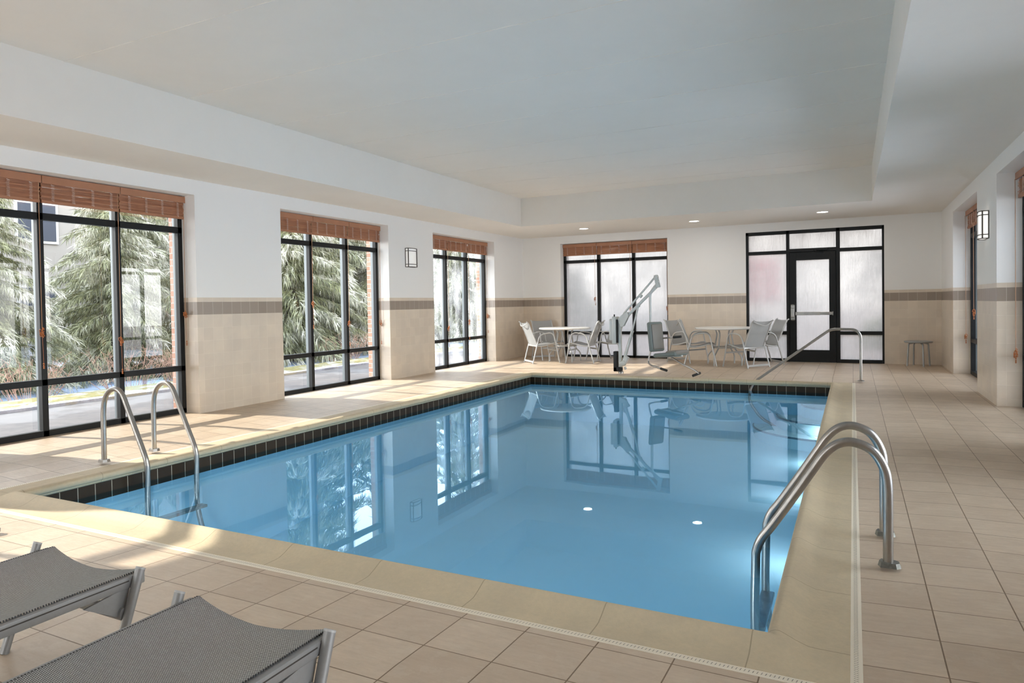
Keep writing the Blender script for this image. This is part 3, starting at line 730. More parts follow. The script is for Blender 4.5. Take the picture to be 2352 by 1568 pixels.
# ================================================================== CHAIRS
def make_chair():
    t = thing('sling_armchair', 'x', 'chair', (0, 0, 0)); W = 0.255; R = 0.0125
    for s in (-1, 1):
        bm = bmesh.new(); y = s*(W+0.012)
        tube(bm, smooth_path([(0.30, y*1.04, 0), (0.17, y, 0.635), (-0.13, y, 0.60), (-0.29, y*1.04, 0)], [0.11, 0.11], 8), R, 10)
        autosm(fin('arm_loop', bm, M_chairf, t))
    bm = bmesh.new(); box(bm, (-0.292, -W-0.015, 0.025), (-0.278, W+0.015, 0.062), bev=0.002); fin('rear_foot_bar', bm, M_chairf, t)
    bm = bmesh.new(); box(bm, (0.225, -W-0.01, 0.245), (0.245, W+0.01, 0.275), bev=0.002); fin('front_rail', bm, M_chairf, t)
    seat = [(0.275, 0.385), (0.24, 0.415), (0.15, 0.412), (0.03, 0.375), (-0.10, 0.352), (-0.185, 0.36)]
    bm = bmesh.new()
    for s in (-1, 1): tube(bm, smooth_path([(x, s*(W-0.01), z) for x, z in seat], 0.05), R*0.9, 10)
    box(bm, (-0.20, -W-0.01, 0.345), (-0.175, W+0.01, 0.372), bev=0.003); box(bm, (0.235, -W, 0.375), (0.255, W, 0.395), bev=0.003)
    autosm(fin('seat_frame', bm, M_chairf, t))
    back = [(-0.17, 0.35), (-0.225, 0.50), (-0.315, 0.72), (-0.365, 0.835), (-0.405, 0.862)]
    bm = bmesh.new()
    for s in (-1, 1): tube(bm, smooth_path([(x, s*(W-0.01), z) for x, z in back], 0.05), R, 10)
    n = 10
    tube(bm, [(-0.375-0.05*math.sin(PI*i/n), (W-0.01)*(-1+2*i/n), 0.845-0.075*math.sin(PI*i/n)) for i in range(n+1)], R*0.8, 8)
    autosm(fin('back_frame', bm, M_chairf, t))
    def sling(name, prof, sag):
        bm = bmesh.new(); m = 8; rows = []
        pts = smooth_path([Vector((x, 0, z)) for x, z in prof], 0.06, 4)
        for i, p in enumerate(pts):
            tt = pts[min(i+1, len(pts)-1)] - pts[max(i-1, 0)]; nn = Vector((-tt.z, 0, tt.x)).normalized()
            if nn.z < 0: nn = -nn
            row = []
            for j in range(m+1):
                v = -1+2*j/m; row.append(bm.verts.new(p - nn*sag*(1-v*v) + Vector((0, v*(W-0.012), 0.004))))
            rows.append(row)
        for a, b in zip(rows, rows[1:]):
            for j in range(m): bm.faces.new((a[j], a[j+1], b[j+1], b[j]))
        fin(name, bm, M_sheer, t, True)
    sling('seat_sling', seat, 0.022); sling('backrest_sling', back[:4]+[(-0.385, 0.85)], 0.02)
    return t
chair0 = make_chair(); ck = [(c, children(c)) for c in children(chair0)]
CH = [(-5.80, 13.42, 0.75, 'grey sling armchair at the left table, front left with its back to the corner'),
      (-6.02, 14.32, -0.75, 'grey sling armchair behind the left table in the room corner'),
      (-4.74, 14.34, PI+0.75, 'grey sling armchair behind the left table against the misted window'),
      (-4.97, 13.68, PI+0.08, 'grey sling armchair at the left table nearest the pool lift mast'),
      (-2.62, 13.72, 0.18, 'grey sling armchair at the right table, front one beside the lift seat'),
      (-2.98, 14.33, -0.50, 'grey sling armchair behind the front one at the left side of the right table'),
      (-1.76, 13.60, PI-0.60, 'grey sling armchair with see-through back turned towards the camera'),
      (-1.55, 14.30, PI+0.50, 'grey sling armchair at the right table beside the exit door sidelight')]
for i, (x, y, a, lab) in enumerate(CH):
    c = chair0 if i == 0 else copy_tree(chair0, ck)
    c.location = (x, y, FZ+0.001); c.rotation_euler = (0, 0, a); c['label'] = lab
    c['group'] = 'armchairs around the %s table' % ('left' if i < 4 else 'right')
def make_table():
    t = thing('round_table', 'x', 'table')
    bm = bmesh.new(); lathe(bm, [(0, 0.722), (0.50, 0.722), (0.532, 0.718), (0.543, 0.705), (0.538, 0.690), (0.50, 0.682), (0, 0.682)], seg=64); autosm(fin('tabletop', bm, M_white, t))
    for k in range(4):
        a = PI/4+k*PI/2; c, s = math.cos(a), math.sin(a); bm = bmesh.new()
        tube(bm, smooth_path([(c*0.36, s*0.36, 0.0), (c*0.36, s*0.36, 0.17), (c*0.20, s*0.20, 0.33), (c*0.15, s*0.15, 0.60), (c*0.20, s*0.20, 0.683)], 0.05), 0.0135, 10)
        autosm(fin('leg', bm, M_chairf, t))
    bm = bmesh.new(); n = 32; tube(bm, [(0.235*math.cos(2*PI*i/n), 0.235*math.sin(2*PI*i/n), 0.335) for i in range(n+1)], 0.011, 8, caps=False); autosm(fin('brace_ring', bm, M_chairf, t))
    return t
tb = make_table(); tk = [(c, children(c)) for c in children(tb)]
tb.location = (-5.44, 13.84, FZ+0.001); tb['label'] = 'white round pool table near the left corner with four grey chairs'; tb['group'] = 'round white tables'
t2 = copy_tree(tb, tk); t2.location = (-2.20, 13.93, FZ+0.001); t2.rotation_euler = (0, 0, 0.4); t2['label'] = 'white round pool table between the pool lift and the exit door'
tb['label'] = 'white round table near the left corner with four grey chairs'; t2['label'] = 'white round table between the pool lift and the exit door'

def stool():
    t = thing('round_stool', 'low round silver metal stool in the far right corner', 'stool', (1.035, 14.56, FZ+0.001))
    bm = bmesh.new(); lathe(bm, [(0, 0.452), (0.20, 0.452), (0.222, 0.446), (0.225, 0.43), (0.21, 0.418), (0, 0.418)], seg=40); autosm(fin('seat', bm, M_stool, t))
    for k in range(4):
        a = 0.35+k*PI/2; c, s = math.cos(a), math.sin(a); bm = bmesh.new()
        tube(bm, smooth_path([(c*0.10, s*0.10, 0.41), (c*0.165, s*0.165, 0.40), (c*0.19, s*0.19, 0.0)], 0.05), 0.014, 10); autosm(fin('leg', bm, M_stool, t))
stool()

# ================================================================== LADDERS AND RAIL
def flange(bm, x, y, z, d=1):
    b2 = bmesh.new(); pts = [(-0.032, -0.034), (0.034, -0.034), (0.052, -0.016), (0.052, 0.016), (0.034, 0.034), (-0.032, 0.034), (-0.042, 0.0)]
    lo = [b2.verts.new((px, py, 0)) for px, py in pts]; hi = [b2.verts.new((px*0.86, py*0.86, 0.022)) for px, py in pts]
    b2.faces.new(list(reversed(lo))); b2.faces.new(hi)
    for i in range(len(pts)): b2.faces.new((lo[i], lo[(i+1) % len(pts)], hi[(i+1) % len(pts)], hi[i]))
    b2.transform(Matrix.Translation((x, y, z)) @ Matrix.Scale(d, 4, (1, 0, 0))); merge(bm, b2)
def ladder(name, label, ys, prof, radii, r, under, treadx, d):
    t = thing(name, label, 'pool ladder', (prof[0][0], (ys[0]+ys[1])/2, FZ))
    inv = Matrix.Translation(-Vector(t.location))
    for y in ys:
        bm = bmesh.new(); pts = [(x, y, z) for x, z in prof+under]
        tube(bm, catmull(pts), r, 20); bm.transform(inv); o = autosm(fin('handrail', bm, M_steel, t))
        bm = bmesh.new(); flange(bm, prof[0][0], y, FZ-0.002, d); bm.transform(inv); fin('anchor_cover', bm, M_pewter if d > 0 else M_steel, o)
    for k in range(3):
        z = -0.42-0.26*k; bm = bmesh.new(); box(bm, (treadx-0.035, ys[0], z-0.012), (treadx+0.035, ys[1], z+0.012), bev=0.005)
        bm.transform(inv); fin('tread', bm, M_steel, t)
    return t
ladder('pool_ladder', 'steel ladder handrails at the left edge of the pool', (3.57, 4.03),
       [(-5.45, FZ), (-5.447, 0.20), (-5.442, 0.40), (-5.415, 0.505), (-5.355, 0.57), (-5.275, 0.588), (-5.20, 0.553), (-5.145, 0.46), (-5.03, 0.245), (-4.945, 0.085), (-4.922, 0.02), (-4.915, -0.06), (-4.915, -0.45)], [0.17, 0.15, 0.10, 0.12], 0.0205, [(-4.80, -0.80), (-4.80, -1.02)], -4.83, -1)
ladder('pool_ladder', 'steel ladder handrails at the right edge of the pool in the foreground', (3.65, 4.125),
       [(0.137, FZ), (0.138, 0.18), (0.136, 0.36), (0.118, 0.445), (0.072, 0.513), (0.0, 0.543), (-0.065, 0.532), (-0.122, 0.482), (-0.175, 0.40), (-0.27, 0.245), (-0.36, 0.105), (-0.405, 0.04), (-0.430, -0.02), (-0.437, -0.10), (-0.437, -0.50)], [0.17, 0.10, 0.16, 0.11, 0.16], 0.0215, [(-0.36, -0.85), (-0.36, -1.25)], -0.43, 1)
def stair_rail():
    y = 11.68
    t = thing('stair_handrail', 'long bent steel handrail sloping into the far right corner of the pool', 'handrail', (0.098, y, FZ)); inv = Matrix.Translation(-Vector(t.location))
    bm = bmesh.new()
    P = [(0.098, y, FZ), (0.10, y, 0.755), (-0.30, y, 0.757), (-1.37, y-0.45, -0.05), (-1.42, y-0.55, -0.30), (-1.25, y-0.55, -0.55), (-0.95, y-0.6, -0.72)]
    tube(bm, smooth_path(P, [0.15, 0.08, 0.16, 0.12, 0.1], 10), 0.0195, 18); bm.transform(inv); o = autosm(fin('rail', bm, M_steel, t))
    bm = bmesh.new(); lathe(bm, [(0, 0.02), (0.028, 0.02), (0.05, 0.008), (0.055, 0)], (0.098, y, FZ), 24); bm.transform(inv); autosm(fin('anchor_cover', bm, M_steel, o))
stair_rail()

# ================================================================== POOL LIFT
def lift():
    s = 0.988; y0 = 11.865*s
    def Q(x, z, dy=0.0): return Vector((x*s, y0+dy, CAM_H-(CAM_H-z)*s))
    base = Q(-3.64, -0.03); t = thing('pool_lift', 'grey accessibility pool lift with hanging padded seat at the far pool edge', 'pool lift', (base.x, base.y, FZ)); inv = Matrix.Translation(-Vector(t.location))
    def add(name, bm, mat, par=t, sm=True):
        bm.transform(inv); o = fin(name, bm, mat, par); return autosm(o) if sm else o
    def bar(bm, a, b, w_, h_, bev=0.004):
        a = Vector(a); b = Vector(b); d = (b-a).normalized(); n = Vector((0, 1, 0)); u = d.cross(n).normalized(); n = u.cross(d)
        obox(bm, (a+b)/2, ((b-a).length, w_, h_), Matrix((d, n, u)).transposed(), bev)
    bm = bmesh.new(); lathe(bm, [(0, 0), (0.045, 0), (0.045, 0.03), (0.03, 0.05), (0, 0.05)], (base.x+0.02, base.y, FZ), 20); add('socket', bm, M_steel)
    bm = bmesh.new(); a = Q(-3.735, 0.02); box(bm, (a.x-0.005, y0-0.055, 0.02), (a.x+0.135, y0+0.055, 0.10), bev=0.012); box(bm, (a.x-0.005, y0-0.055, 0.02), (a.x+0.062, y0+0.055, 0.37), bev=0.012); add('black_base_guard', bm, M_dark)
    bm = bmesh.new(); a = Q(-3.628, 0.03); b = Q(-3.625, 0.90); box(bm, (a.x-0.027, y0-0.03, 0.03), (a.x+0.027, y0+0.03, b.z), bev=0.01); add('mast', bm, M_lift)
    bm = bmesh.new(); a = Q(-3.60, 0.80); b = Q(-3.50, 1.03)
    for dy in (-0.045, 0.045):
        pl = [Q(-3.655, 0.93), Q(-3.60, 0.79), Q(-3.555, 0.80), Q(-3.46, 0.98), Q(-3.48, 1.05), Q(-3.56, 1.01)]
        f1 = [bm.verts.new(p+Vector((0, dy-0.004, 0))) for p in pl]; f2 = [bm.verts.new(p+Vector((0, dy+0.004, 0))) for p in pl]
        bm.faces.new(f1); bm.faces.new(list(reversed(f2)))
        for i in range(6): bm.faces.new((f1[i], f2[i], f2[(i+1) % 6], f1[(i+1) % 6]))
    add('pivot_bracket', bm, M_lift, sm=False)
    bm = bmesh.new(); bar(bm, Q(-3.57, 0.90), Q(-2.955, 1.49), 0.05, 0.045, 0.012); add('lower_arm', bm, M_lift)
    bm = bmesh.new(); bar(bm, Q(-3.565, 1.01), Q(-2.995, 1.64), 0.032, 0.03, 0.01); add('upper_arm', bm, M_lift)
    bm = bmesh.new(); c1, c2 = Q(-3.275, 1.30), Q(-3.235, 1.345); bar(bm, c1, c2, 0.05, 0.06, 0.01); add('arm_collar', bm, M_lift)
    bm = bmesh.new()
    for dy in (-0.034, 0.034): bar(bm, Q(-2.985, 1.67, dy), Q(-2.945, 1.46, dy), 0.008, 0.06, 0.003)
    tube(bm, [Q(-2.965, 1.635, -0.05), Q(-2.965, 1.635, 0.05)], 0.018, 12); tube(bm, [Q(-2.95, 1.56, -0.05), Q(-2.95, 1.56, 0.05)], 0.014, 12); add('head_plate', bm, M_lift)
    bm = bmesh.new(); tube(bm, smooth_path([Q(-2.955, 1.53), Q(-3.09, 1.375), Q(-3.085, 0.80)], 0.09), 0.022, 14); add('hanger_pole', bm, M_lift)
    bm = bmesh.new(); tube(bm, [Q(-3.575, 0.16), Q(-3.41, 0.70)], 0.026, 14); o = add('actuator', bm, M_lift)
    bm = bmesh.new(); tube(bm, [Q(-3.41, 0.70), Q(-3.295, 1.15)], 0.015, 12); tube(bm, [Q(-3.41, 0.69), Q(-3.405, 0.72)], 0.029, 14); bar(bm, Q(-3.30, 1.13), Q(-3.285, 1.19), 0.04, 0.06, 0.01); add('piston_rod', bm, M_lift, o)
    bm = bmesh.new(); bar(bm, Q(-3.605, 0.19), Q(-3.56, 0.11), 0.10, 0.12, 0.03); bar(bm, Q(-3.585, 0.12), Q(-3.50, 0.27), 0.07, 0.085, 0.015); tube(bm, [Q(-3.55, 0.09), Q(-3.53, 0.04)], 0.02, 10); add('actuator_motor', bm, M_lift, o)
    bm = bmesh.new(); a = Q(-3.80, 0.52); box(bm, (a.x, y0-0.09, 0.56), (a.x+0.085, y0+0.10, 0.93), bev=0.02); box(bm, (a.x+0.055, y0-0.10, 0.50), (a.x+0.125, y0+0.11, 0.97), bev=0.012); o = add('battery_pack', bm, M_lift)
    bm = bmesh.new(); box(bm, (a.x+0.125, y0-0.08, 0.52), (a.x+0.145, y0+0.08, 0.92)); tube(bm, [(a.x+0.085, y0-0.04, 0.965), (a.x+0.085, y0-0.04, 1.01)], 0.012, 10); add('control_plate', bm, M_dark, o)
    # seat, turned to face a little towards the camera
    def pad(name, c, size, ay, mat, par=t, rz=-0.45):
        bm = bmesh.new(); R = Matrix.Rotation(rz, 3, 'Z') @ Matrix.Rotation(ay, 3, 'Y'); obox(bm, c, size, R, min(size)*0.42)
        return add(name, bm, mat, par)
    b_ = pad('seat_back', Q(-2.995, 0.62, -0.02), (0.075, 0.34, 0.50), -0.10, M_liftseat)
    pad('back_cushion', Q(-2.968, 0.62, -0.035), (0.05, 0.27, 0.43), -0.10, M_liftpad, b_)
    st = pad('seat_pan', Q(-2.74, 0.325, -0.05), (0.46, 0.36, 0.07), -0.12, M_liftseat)
    pad('seat_cushion', Q(-2.62, 0.362, -0.08), (0.24, 0.34, 0.07), -0.10, M_liftpad, st)
    bm = bmesh.new(); bar(bm, Q(-2.99, 0.275, -0.0), Q(-2.52, 0.31, -0.14), 0.05, 0.03, 0.01); add('seat_bracket', bm, M_lift, st)
    def grip(a, b, par):
        bm = bmesh.new(); tube(bm, [a, b], 0.021, 12); add('grip', bm, M_dark, par)
    bm = bmesh.new(); tube(bm, smooth_path([Q(-3.06, 0.42, -0.08), Q(-3.11, 0.17, -0.12), Q(-3.0, 0.13, -0.2), Q(-2.84, 0.095, -0.26)], 0.06), 0.014, 12); o = add('side_bar', bm, M_steel); grip(Q(-2.86, 0.10, -0.25), Q(-2.745, 0.07, -0.29), o)
    bm = bmesh.new(); tube(bm, [Q(-2.93, 0.585, 0.08), Q(-2.69, 0.612, 0.0)], 0.013, 12); o = add('armrest', bm, M_steel); grip(Q(-2.70, 0.611, 0.0), Q(-2.56, 0.625, -0.05), o)
    bm = bmesh.new(); tube(bm, smooth_path([Q(-2.72, 0.275, -0.08), Q(-2.52, 0.18, -0.2), Q(-2.28, 0.09, -0.32), Q(-2.215, 0.045, -0.36)], 0.05), 0.014, 12); o = add('footrest_bar', bm, M_steel); grip(Q(-2.205, 0.05, -0.31), Q(-2.30, 0.012, -0.42), o)
lift()

# ================================================================== SUN LOUNGERS
def make_lounger():
    t = thing('sun_lounger', 'x', 'sun lounger'); Wd = 0.262; ZR = 0.322   # origin on the deck below the foot edge centre, body runs to -y
    for s in (-1, 1):
        bm = bmesh.new(); x = s*(Wd+0.004)
        box(bm, (s*(Wd-0.010), 0.0, ZR-0.020), (s*(Wd+0.019), -1.85, ZR+0.019), bev=0.005); o = autosm(fin('side_rail', bm, M_loungef, t))
        bm = bmesh.new(); box(bm, (x+s*0.0145, -0.06, ZR+0.004), (x+s*0.0155, -1.80, ZR+0.008)); fin('spline_groove', bm, M_bronze, o)
        bm = bmesh.new(); xl = s*(Wd+0.034)
        tube(bm, [(xl, -0.155, 0.0), (xl, -0.028, 0.362)], 0.0165, 16, ell=(0.85, 1.08)); l = autosm(fin('leg', bm, M_loungef, t))
        bm = bmesh.new(); tube(bm, [(xl, -0.0285, 0.3605), (xl, -0.026, 0.3655)], 0.0168, 16, ell=(0.85, 1.08)); autosm(fin('end_cap', bm, M_cap, l))
        bm = bmesh.new(); tube(bm, smooth_path([(x, -0.72, ZR-0.01), (x, -0.78, 0.10), (x, -0.95, 0.018), (x, -1.15, 0.10), (x, -1.18, ZR-0.01)], [0.15, 0.12, 0.12], 6), 0.021, 14); autosm(fin('leg', bm, M_loungef, t))
    bm = bmesh.new()
    n = 12; tube(bm, [((Wd+0.022)*(-1+2*i/n), -0.085, 0.225) for i in range(n+1)], 0.018, 12, ell=(1.2, 0.7)); autosm(fin('front_crossbar', bm, M_loungef, t))
    for s in (-1, 1):
        bm = bmesh.new(); y_ = -0.05
        pl = [(y_, ZR-0.015), (y_-0.16, ZR-0.035), (y_-0.03, ZR-0.115)]; x = s*(Wd+0.006)
        a = [bm.verts.new((x-0.004, p[0], p[1])) for p in pl]; b = [bm.verts.new((x+0.004, p[0], p[1])) for p in pl]
        bm.faces.new(a); bm.faces.new(list(reversed(b)))
        for i in range(3): bm.faces.new((a[i], b[i], b[(i+1) % 3], a[(i+1) % 3]))
        fin('gusset', bm, M_loungef, t)
    # sling with sag and world-scaled UVs
    me = bpy.data.meshes.new('sling'); bm = bmesh.new(); uv = bm.loops.layers.uv.new('UVMap'); nx, ny = 24, 60; rows = []
    for j in range(ny+1):
        y = 0.012-1.85*j/ny; row = []
        for i in range(nx+1):
            v = -1+2*i/nx; z = ZR+0.022-0.026*(1-v*v)*(0.80+0.20*math.cos(y*2)) - 0.006*max(0, (1-abs(v))*1.0)*(1 if j == 0 else 0)
            row.append(bm.verts.new((v*(Wd-0.004), y + 0.02*(v*v-1)*(1 if j < 3 else 0)*(1-j/3), z)))
        rows.append(row)
    for j in range(ny):
        for i in range(nx):
            f = bm.faces.new((rows[j][i], rows[j][i+1], rows[j+1][i+1], rows[j+1][i]))
            for lp in f.loops: lp[uv].uv = (lp.vert.co.x+3, lp.vert.co.y+3)
    r = bmesh.ops.solidify(bm, geom=bm.faces[:], thickness=0.0025)
    bm.to_mesh(me); bm.free(); me.materials.append(M_mesh)
    for p in me.polygons: p.use_smooth = True
    o = bpy.data.objects.new('sling', me); C.objects.link(o); o.parent = t
    M_hem = simple('dark_sling_hem', (0.05, 0.05, 0.05), 0.7)
    for s in (-1, 1):     # serrated hem of the sling along each rail
        bm = bmesh.new()
        for k in range(230): box(bm, (s*(Wd-0.006), 0.0055-k*0.008, ZR+0.0185), (s*(Wd-0.0015), 0.0025-k*0.008, ZR+0.0232))
        fin('sling_hem', bm, M_hem, o)
    return t
ln = make_lounger(); lk = [(c, children(c)) for c in children(ln)]
ln.location = (-1.548, 1.465, FZ); ln['label'] = 'grey woven sling sun lounger nearest the camera, foot end at bottom centre'; ln['group'] = 'sun loungers at the near deck'
l2 = copy_tree(ln, lk); l2.location = (-2.435, 1.545, FZ); l2['label'] = 'grey woven sling sun lounger to the left of the nearest one'
def side_foot():
    t = thing('footstool', 'low grey footstool whose foot pad shows at the left picture edge', 'footstool', (-4.55, 2.12, FZ))
    bm = bmesh.new(); lathe(bm, [(0, 0.26), (0.15, 0.26), (0.16, 0.25), (0.15, 0.235), (0, 0.235)], (-0.40, -0.15, 0), 32); autosm(fin('seat', bm, M_loungef, t))
    for k, (x, y) in enumerate(((0.26, 0.03), (-0.70, 0.12), (-0.4, -0.45))):
        bm = bmesh.new(); tube(bm, [(x, y, 0.012), (-0.40+(x+0.40)*0.2, -0.15+(y+0.15)*0.2, 0.24)], 0.014, 10); lathe(bm, [(0, 0), (0.032, 0), (0.034, 0.018), (0.02, 0.026), (0, 0.026)], (x, y, 0), 16); autosm(fin('leg', bm, M_loungef, t))
side_foot()

# ================================================================== OUTSIDE
M_path = mat_noise2('pale_concrete_walk', (0.095, 0.085, 0.079), (0.070, 0.065, 0.062), 5.0, c3=(0.12, 0.115, 0.11), s3=0.9)
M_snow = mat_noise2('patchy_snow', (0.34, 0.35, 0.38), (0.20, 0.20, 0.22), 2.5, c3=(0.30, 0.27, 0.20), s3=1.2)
M_grass = mat_noise2('frosty_winter_grass', (0.17, 0.135, 0.05), (0.10, 0.095, 0.03), 9.0, c3=(0.28, 0.27, 0.25), s3=2.5)
M_pond = mat_noise2('frozen_pond', (0.16, 0.21, 0.30), (0.27, 0.31, 0.37), 3.0, 0.5, scl=(1, 3, 1))
M_bark = simple('dark_bark', (0.06, 0.04, 0.03), 0.9); M_need = mat_needles()
M_twig = simple('red_brown_twigs', (0.26, 0.15, 0.10), 0.9); M_cream = simple('cream_siding', (0.27, 0.245, 0.215), 0.9); M_bglass = simple('dark_window_glass', (0.05, 0.055, 0.07), 0.5, 0.0, 0.2)
M_far = mat_noise2('pinkish_gravel', (0.42, 0.33, 0.30), (0.34, 0.26, 0.24), 6.0, c3=(0.55, 0.50, 0.50), s3=1.5)
def slab(name, x0, x1, y0, y1, z, mat, label, th=0.3):
    bm = bmesh.new(); box(bm, (x0, y0, z-th), (x1, y1, z)); return tag(fin(name, bm, mat), label, kind='structure')
slab('ground', -9.85, -7.50, -12, 60, -0.10, M_path, 'pale concrete walk outside the left windows')
slab('ground', -10.05, -9.85, -12, 60, -0.06, M_snow, 'snow dusted curb beside the walk')
slab('ground', -11.4, -10.05, -12, 60, -0.12, M_grass, 'yellow frosty grass strip beyond the walk')
slab('ground', -17, -11.4, -12, 60, -0.35, M_pond, 'pale blue frozen water beyond the grass')
slab('ground', -60, -17, -12, 90, -0.20, M_snow, 'snowy ground behind the conifers')
slab('ground', -60, -7.5, 60, 120, -0.25, M_snow, 'distant snowy ground')
slab('ground', -7.5, 40, YF+0.52, 90, -0.12, M_far, 'pinkish gravel outside the far wall')
M_snow_bounce = mat_noise2('bounce_snow', (0.80, 0.81, 0.84), (0.70, 0.72, 0.76), 1.5)  # unseen ground, whitened to bounce light up to the ceiling
slab('ground', 2.05, 40, -12, YF+0.52, -0.12, M_snow_bounce, 'unseen snow outside the right wall, kept bright to bounce light in')
slab('ground', -7.5, 2.05, -40, YN-0.3, -0.12, M_snow_bounce, None)

def make_tree(name, seed, H, R0, nbr, dens, mat=M_need):
    rnd = random.Random(seed)
    t = empty(name)
    bm = bmesh.new(); tube(bm, [(0, 0, -0.3), (0.02, 0, H*0.5), (0, 0, H*0.97)], 0.13, 10, r2=0.02); fin('trunk', bm, M_bark, t)
    me = bpy.data.meshes.new('foliage'); V, F, FR = [], [], []
    def blade(p, d, l, w_, fr):
        d = d.normalized(); side = d.cross(Vector((rnd.uniform(-1, 1), rnd.uniform(-1, 1), rnd.uniform(-0.3, 1)))).normalized()*w_
        mid = p + d*l*0.5 + Vector((0, 0, -0.10*l)); tip = p + d*l + Vector((0, 0, -0.35*l)); i = len(V)
        V.extend([p-side*0.5, p+side*0.5, mid+side, mid-side, tip]); F.append((i, i+1, i+2, i+3)); F.append((i+3, i+2, i+4)); FR.extend((fr, fr))
    for b in range(nbr):
        f = (b+rnd.random())/nbr; z = H*(0.03+0.94*f); Rr = R0*(1-f)**0.75*(0.75+0.35*rnd.random())+0.12
        a = b*2.399+rnd.uniform(-0.4, 0.4); d = Vector((math.cos(a), math.sin(a), 0.10-0.25*(1-f)))
        steps = max(3, int(Rr*dens)); side = Vector((-d.y, d.x, 0))
        for k in range(steps):
            s = (k+0.5)/steps; p = Vector((0, 0, z)) + d*Rr*s + Vector((0, 0, -0.30*Rr*s*s))
            nb = 10
            for j in range(nb):
                sd = rnd.choice((-1, 1)); spread = 0.75-0.35*s
                dd = d*(0.55+0.3*rnd.random()) + side*sd*spread*rnd.uniform(0.2, 1.3) + Vector((0, 0, rnd.uniform(-0.55, 0.12)))
                fr = max(0.0, min(1.0, 0.15+0.75*s+rnd.uniform(-0.35, 0.35)))
                q = p + side*sd*rnd.uniform(0, 0.22)*Rr*spread
                blade(q, dd, rnd.uniform(0.14, 0.36), rnd.uniform(0.006, 0.014), fr)
                q2 = q + dd.normalized()*0.12
                for _ in range(2): blade(q2, dd*0.4+Vector((rnd.uniform(-.5, .5), rnd.uniform(-.5, .5), -0.9)), rnd.uniform(0.08, 0.20), 0.006, min(1, fr+0.15))
    me.from_pydata([tuple(v) for v in V], [], F); at = me.attributes.new('frost', 'FLOAT', 'FACE')
    at.data.foreach_set('value', FR); me.materials.append(mat)
    o = bpy.data.objects.new('foliage', me); C.objects.link(o); o.parent = t; o['kind'] = 'stuff'
    return t
TA = make_tree('conifer_tree', 1, 5.4, 2.3, 110, 11); TB = make_tree('conifer_tree', 5, 5.0, 2.0, 95, 12)
ka = [(c, []) for c in children(TA)]; kb = [(c, []) for c in children(TB)]
TREES = [('A', -14.6, 7.3, 0.80, 0.0, 'dark frosted conifer at the far left edge of the nearest window'),
         ('B', -15.2, 10.3, 0.95, 0.8, 'bushy frosted conifer filling the middle pane of the nearest window'),
         ('A', -13.9, 11.9, 0.80, 2.1, 'shaded conifer with hanging silver sprays in the right pane of the nearest window'),
         ('B', -14.8, 15.6, 1.35, 1.4, 'silvery conifer in the left pane of the middle window'),
         ('A', -16.6, 18.6, 1.60, 3.9, 'tall frosted conifer in the centre pane of the middle window'),
         ('B', -15.2, 20.6, 1.35, 5.0, 'conifer in the right pane of the middle window beside the brick jamb'),
         ('A', -21.0, 30.5, 1.9, 0.6, 'distant hazy conifer seen through the farthest left window'),
         ('B', -15.6, 27.0, 1.6, 2.9, 'conifer in the right pane of the farthest left window'),
         ('A', -20.5, 14.2, 1.25, 1.9, 'background conifer behind the trees of the nearest window'),
         ('B', -21.5, 17.6, 1.45, 4.4, 'tall background conifer between the nearest and middle windows'),
         ('B', -20.6, 24.6, 1.4, 2.2, 'tall background conifer behind the middle window trees')]
ua = ub = False
for k, x, y, s, rz, lab in TREES:
    if k == 'A': t = TA if not ua else copy_tree(TA, ka); ua = True
    else: t = TB if not ub else copy_tree(TB, kb); ub = True
    t.location = (x, y, -0.30); t.scale = (s, s, s); t.rotation_euler = (0, 0, rz); tag(t, lab, 'tree', 'frosted conifers beyond the walk')

def bush(name, x, y, r, h, n, seed, mat, label):
    rnd = random.Random(seed); bm = bmesh.new()
    for i in range(n*2//3):
        a = rnd.random()*6.28; q = rnd.random()**0.5*r; b = Vector((q*math.cos(a)*0.5, q*math.sin(a)*0.5, -0.3)); e_ = Vector((q*math.cos(a)*1.2, q*math.sin(a)*1.2, h*rnd.uniform(0.3, 0.75)))
        m = (b+e_)/2+Vector((rnd.uniform(-.1, .1), rnd.uniform(-.1, .1), 0.05)); tube(bm, [b, m, e_], 0.006, 4, r2=0.002)
        for _ in range(4):
            p = b.lerp(e_, rnd.uniform(0.4, 0.95)); tube(bm, [p, p+Vector((rnd.uniform(-.16, .16), rnd.uniform(-.16, .16), rnd.uniform(0, .16)))], 0.003, 3)
    o = fin(name, bm, mat); o.location = (x, y, -0.05); tag(o, label, 'bush', 'bare twiggy bushes at the water edge'); return o
for i, (x, y, r, h, lab) in enumerate(((-12.0, 6.6, 0.6, 0.75, 'bare reddish bush low in the left pane of the nearest window'), (-12.2, 8.5, 0.7, 0.8, 'bare twiggy bush low in the middle pane of the nearest window'),
                                       (-12.4, 9.8, 0.5, 0.7, 'small bare bush between the panes under the middle conifer'), (-12.6, 15.3, 0.7, 0.75, 'bare reddish bush low in the centre pane of the middle window'), (-12.6, 17.1, 0.6, 0.8, 'bare bush low in the right pane of the middle window'))):
    bush('twiggy_bush', x, y, r, h, 60, 90+i, M_twig, lab)

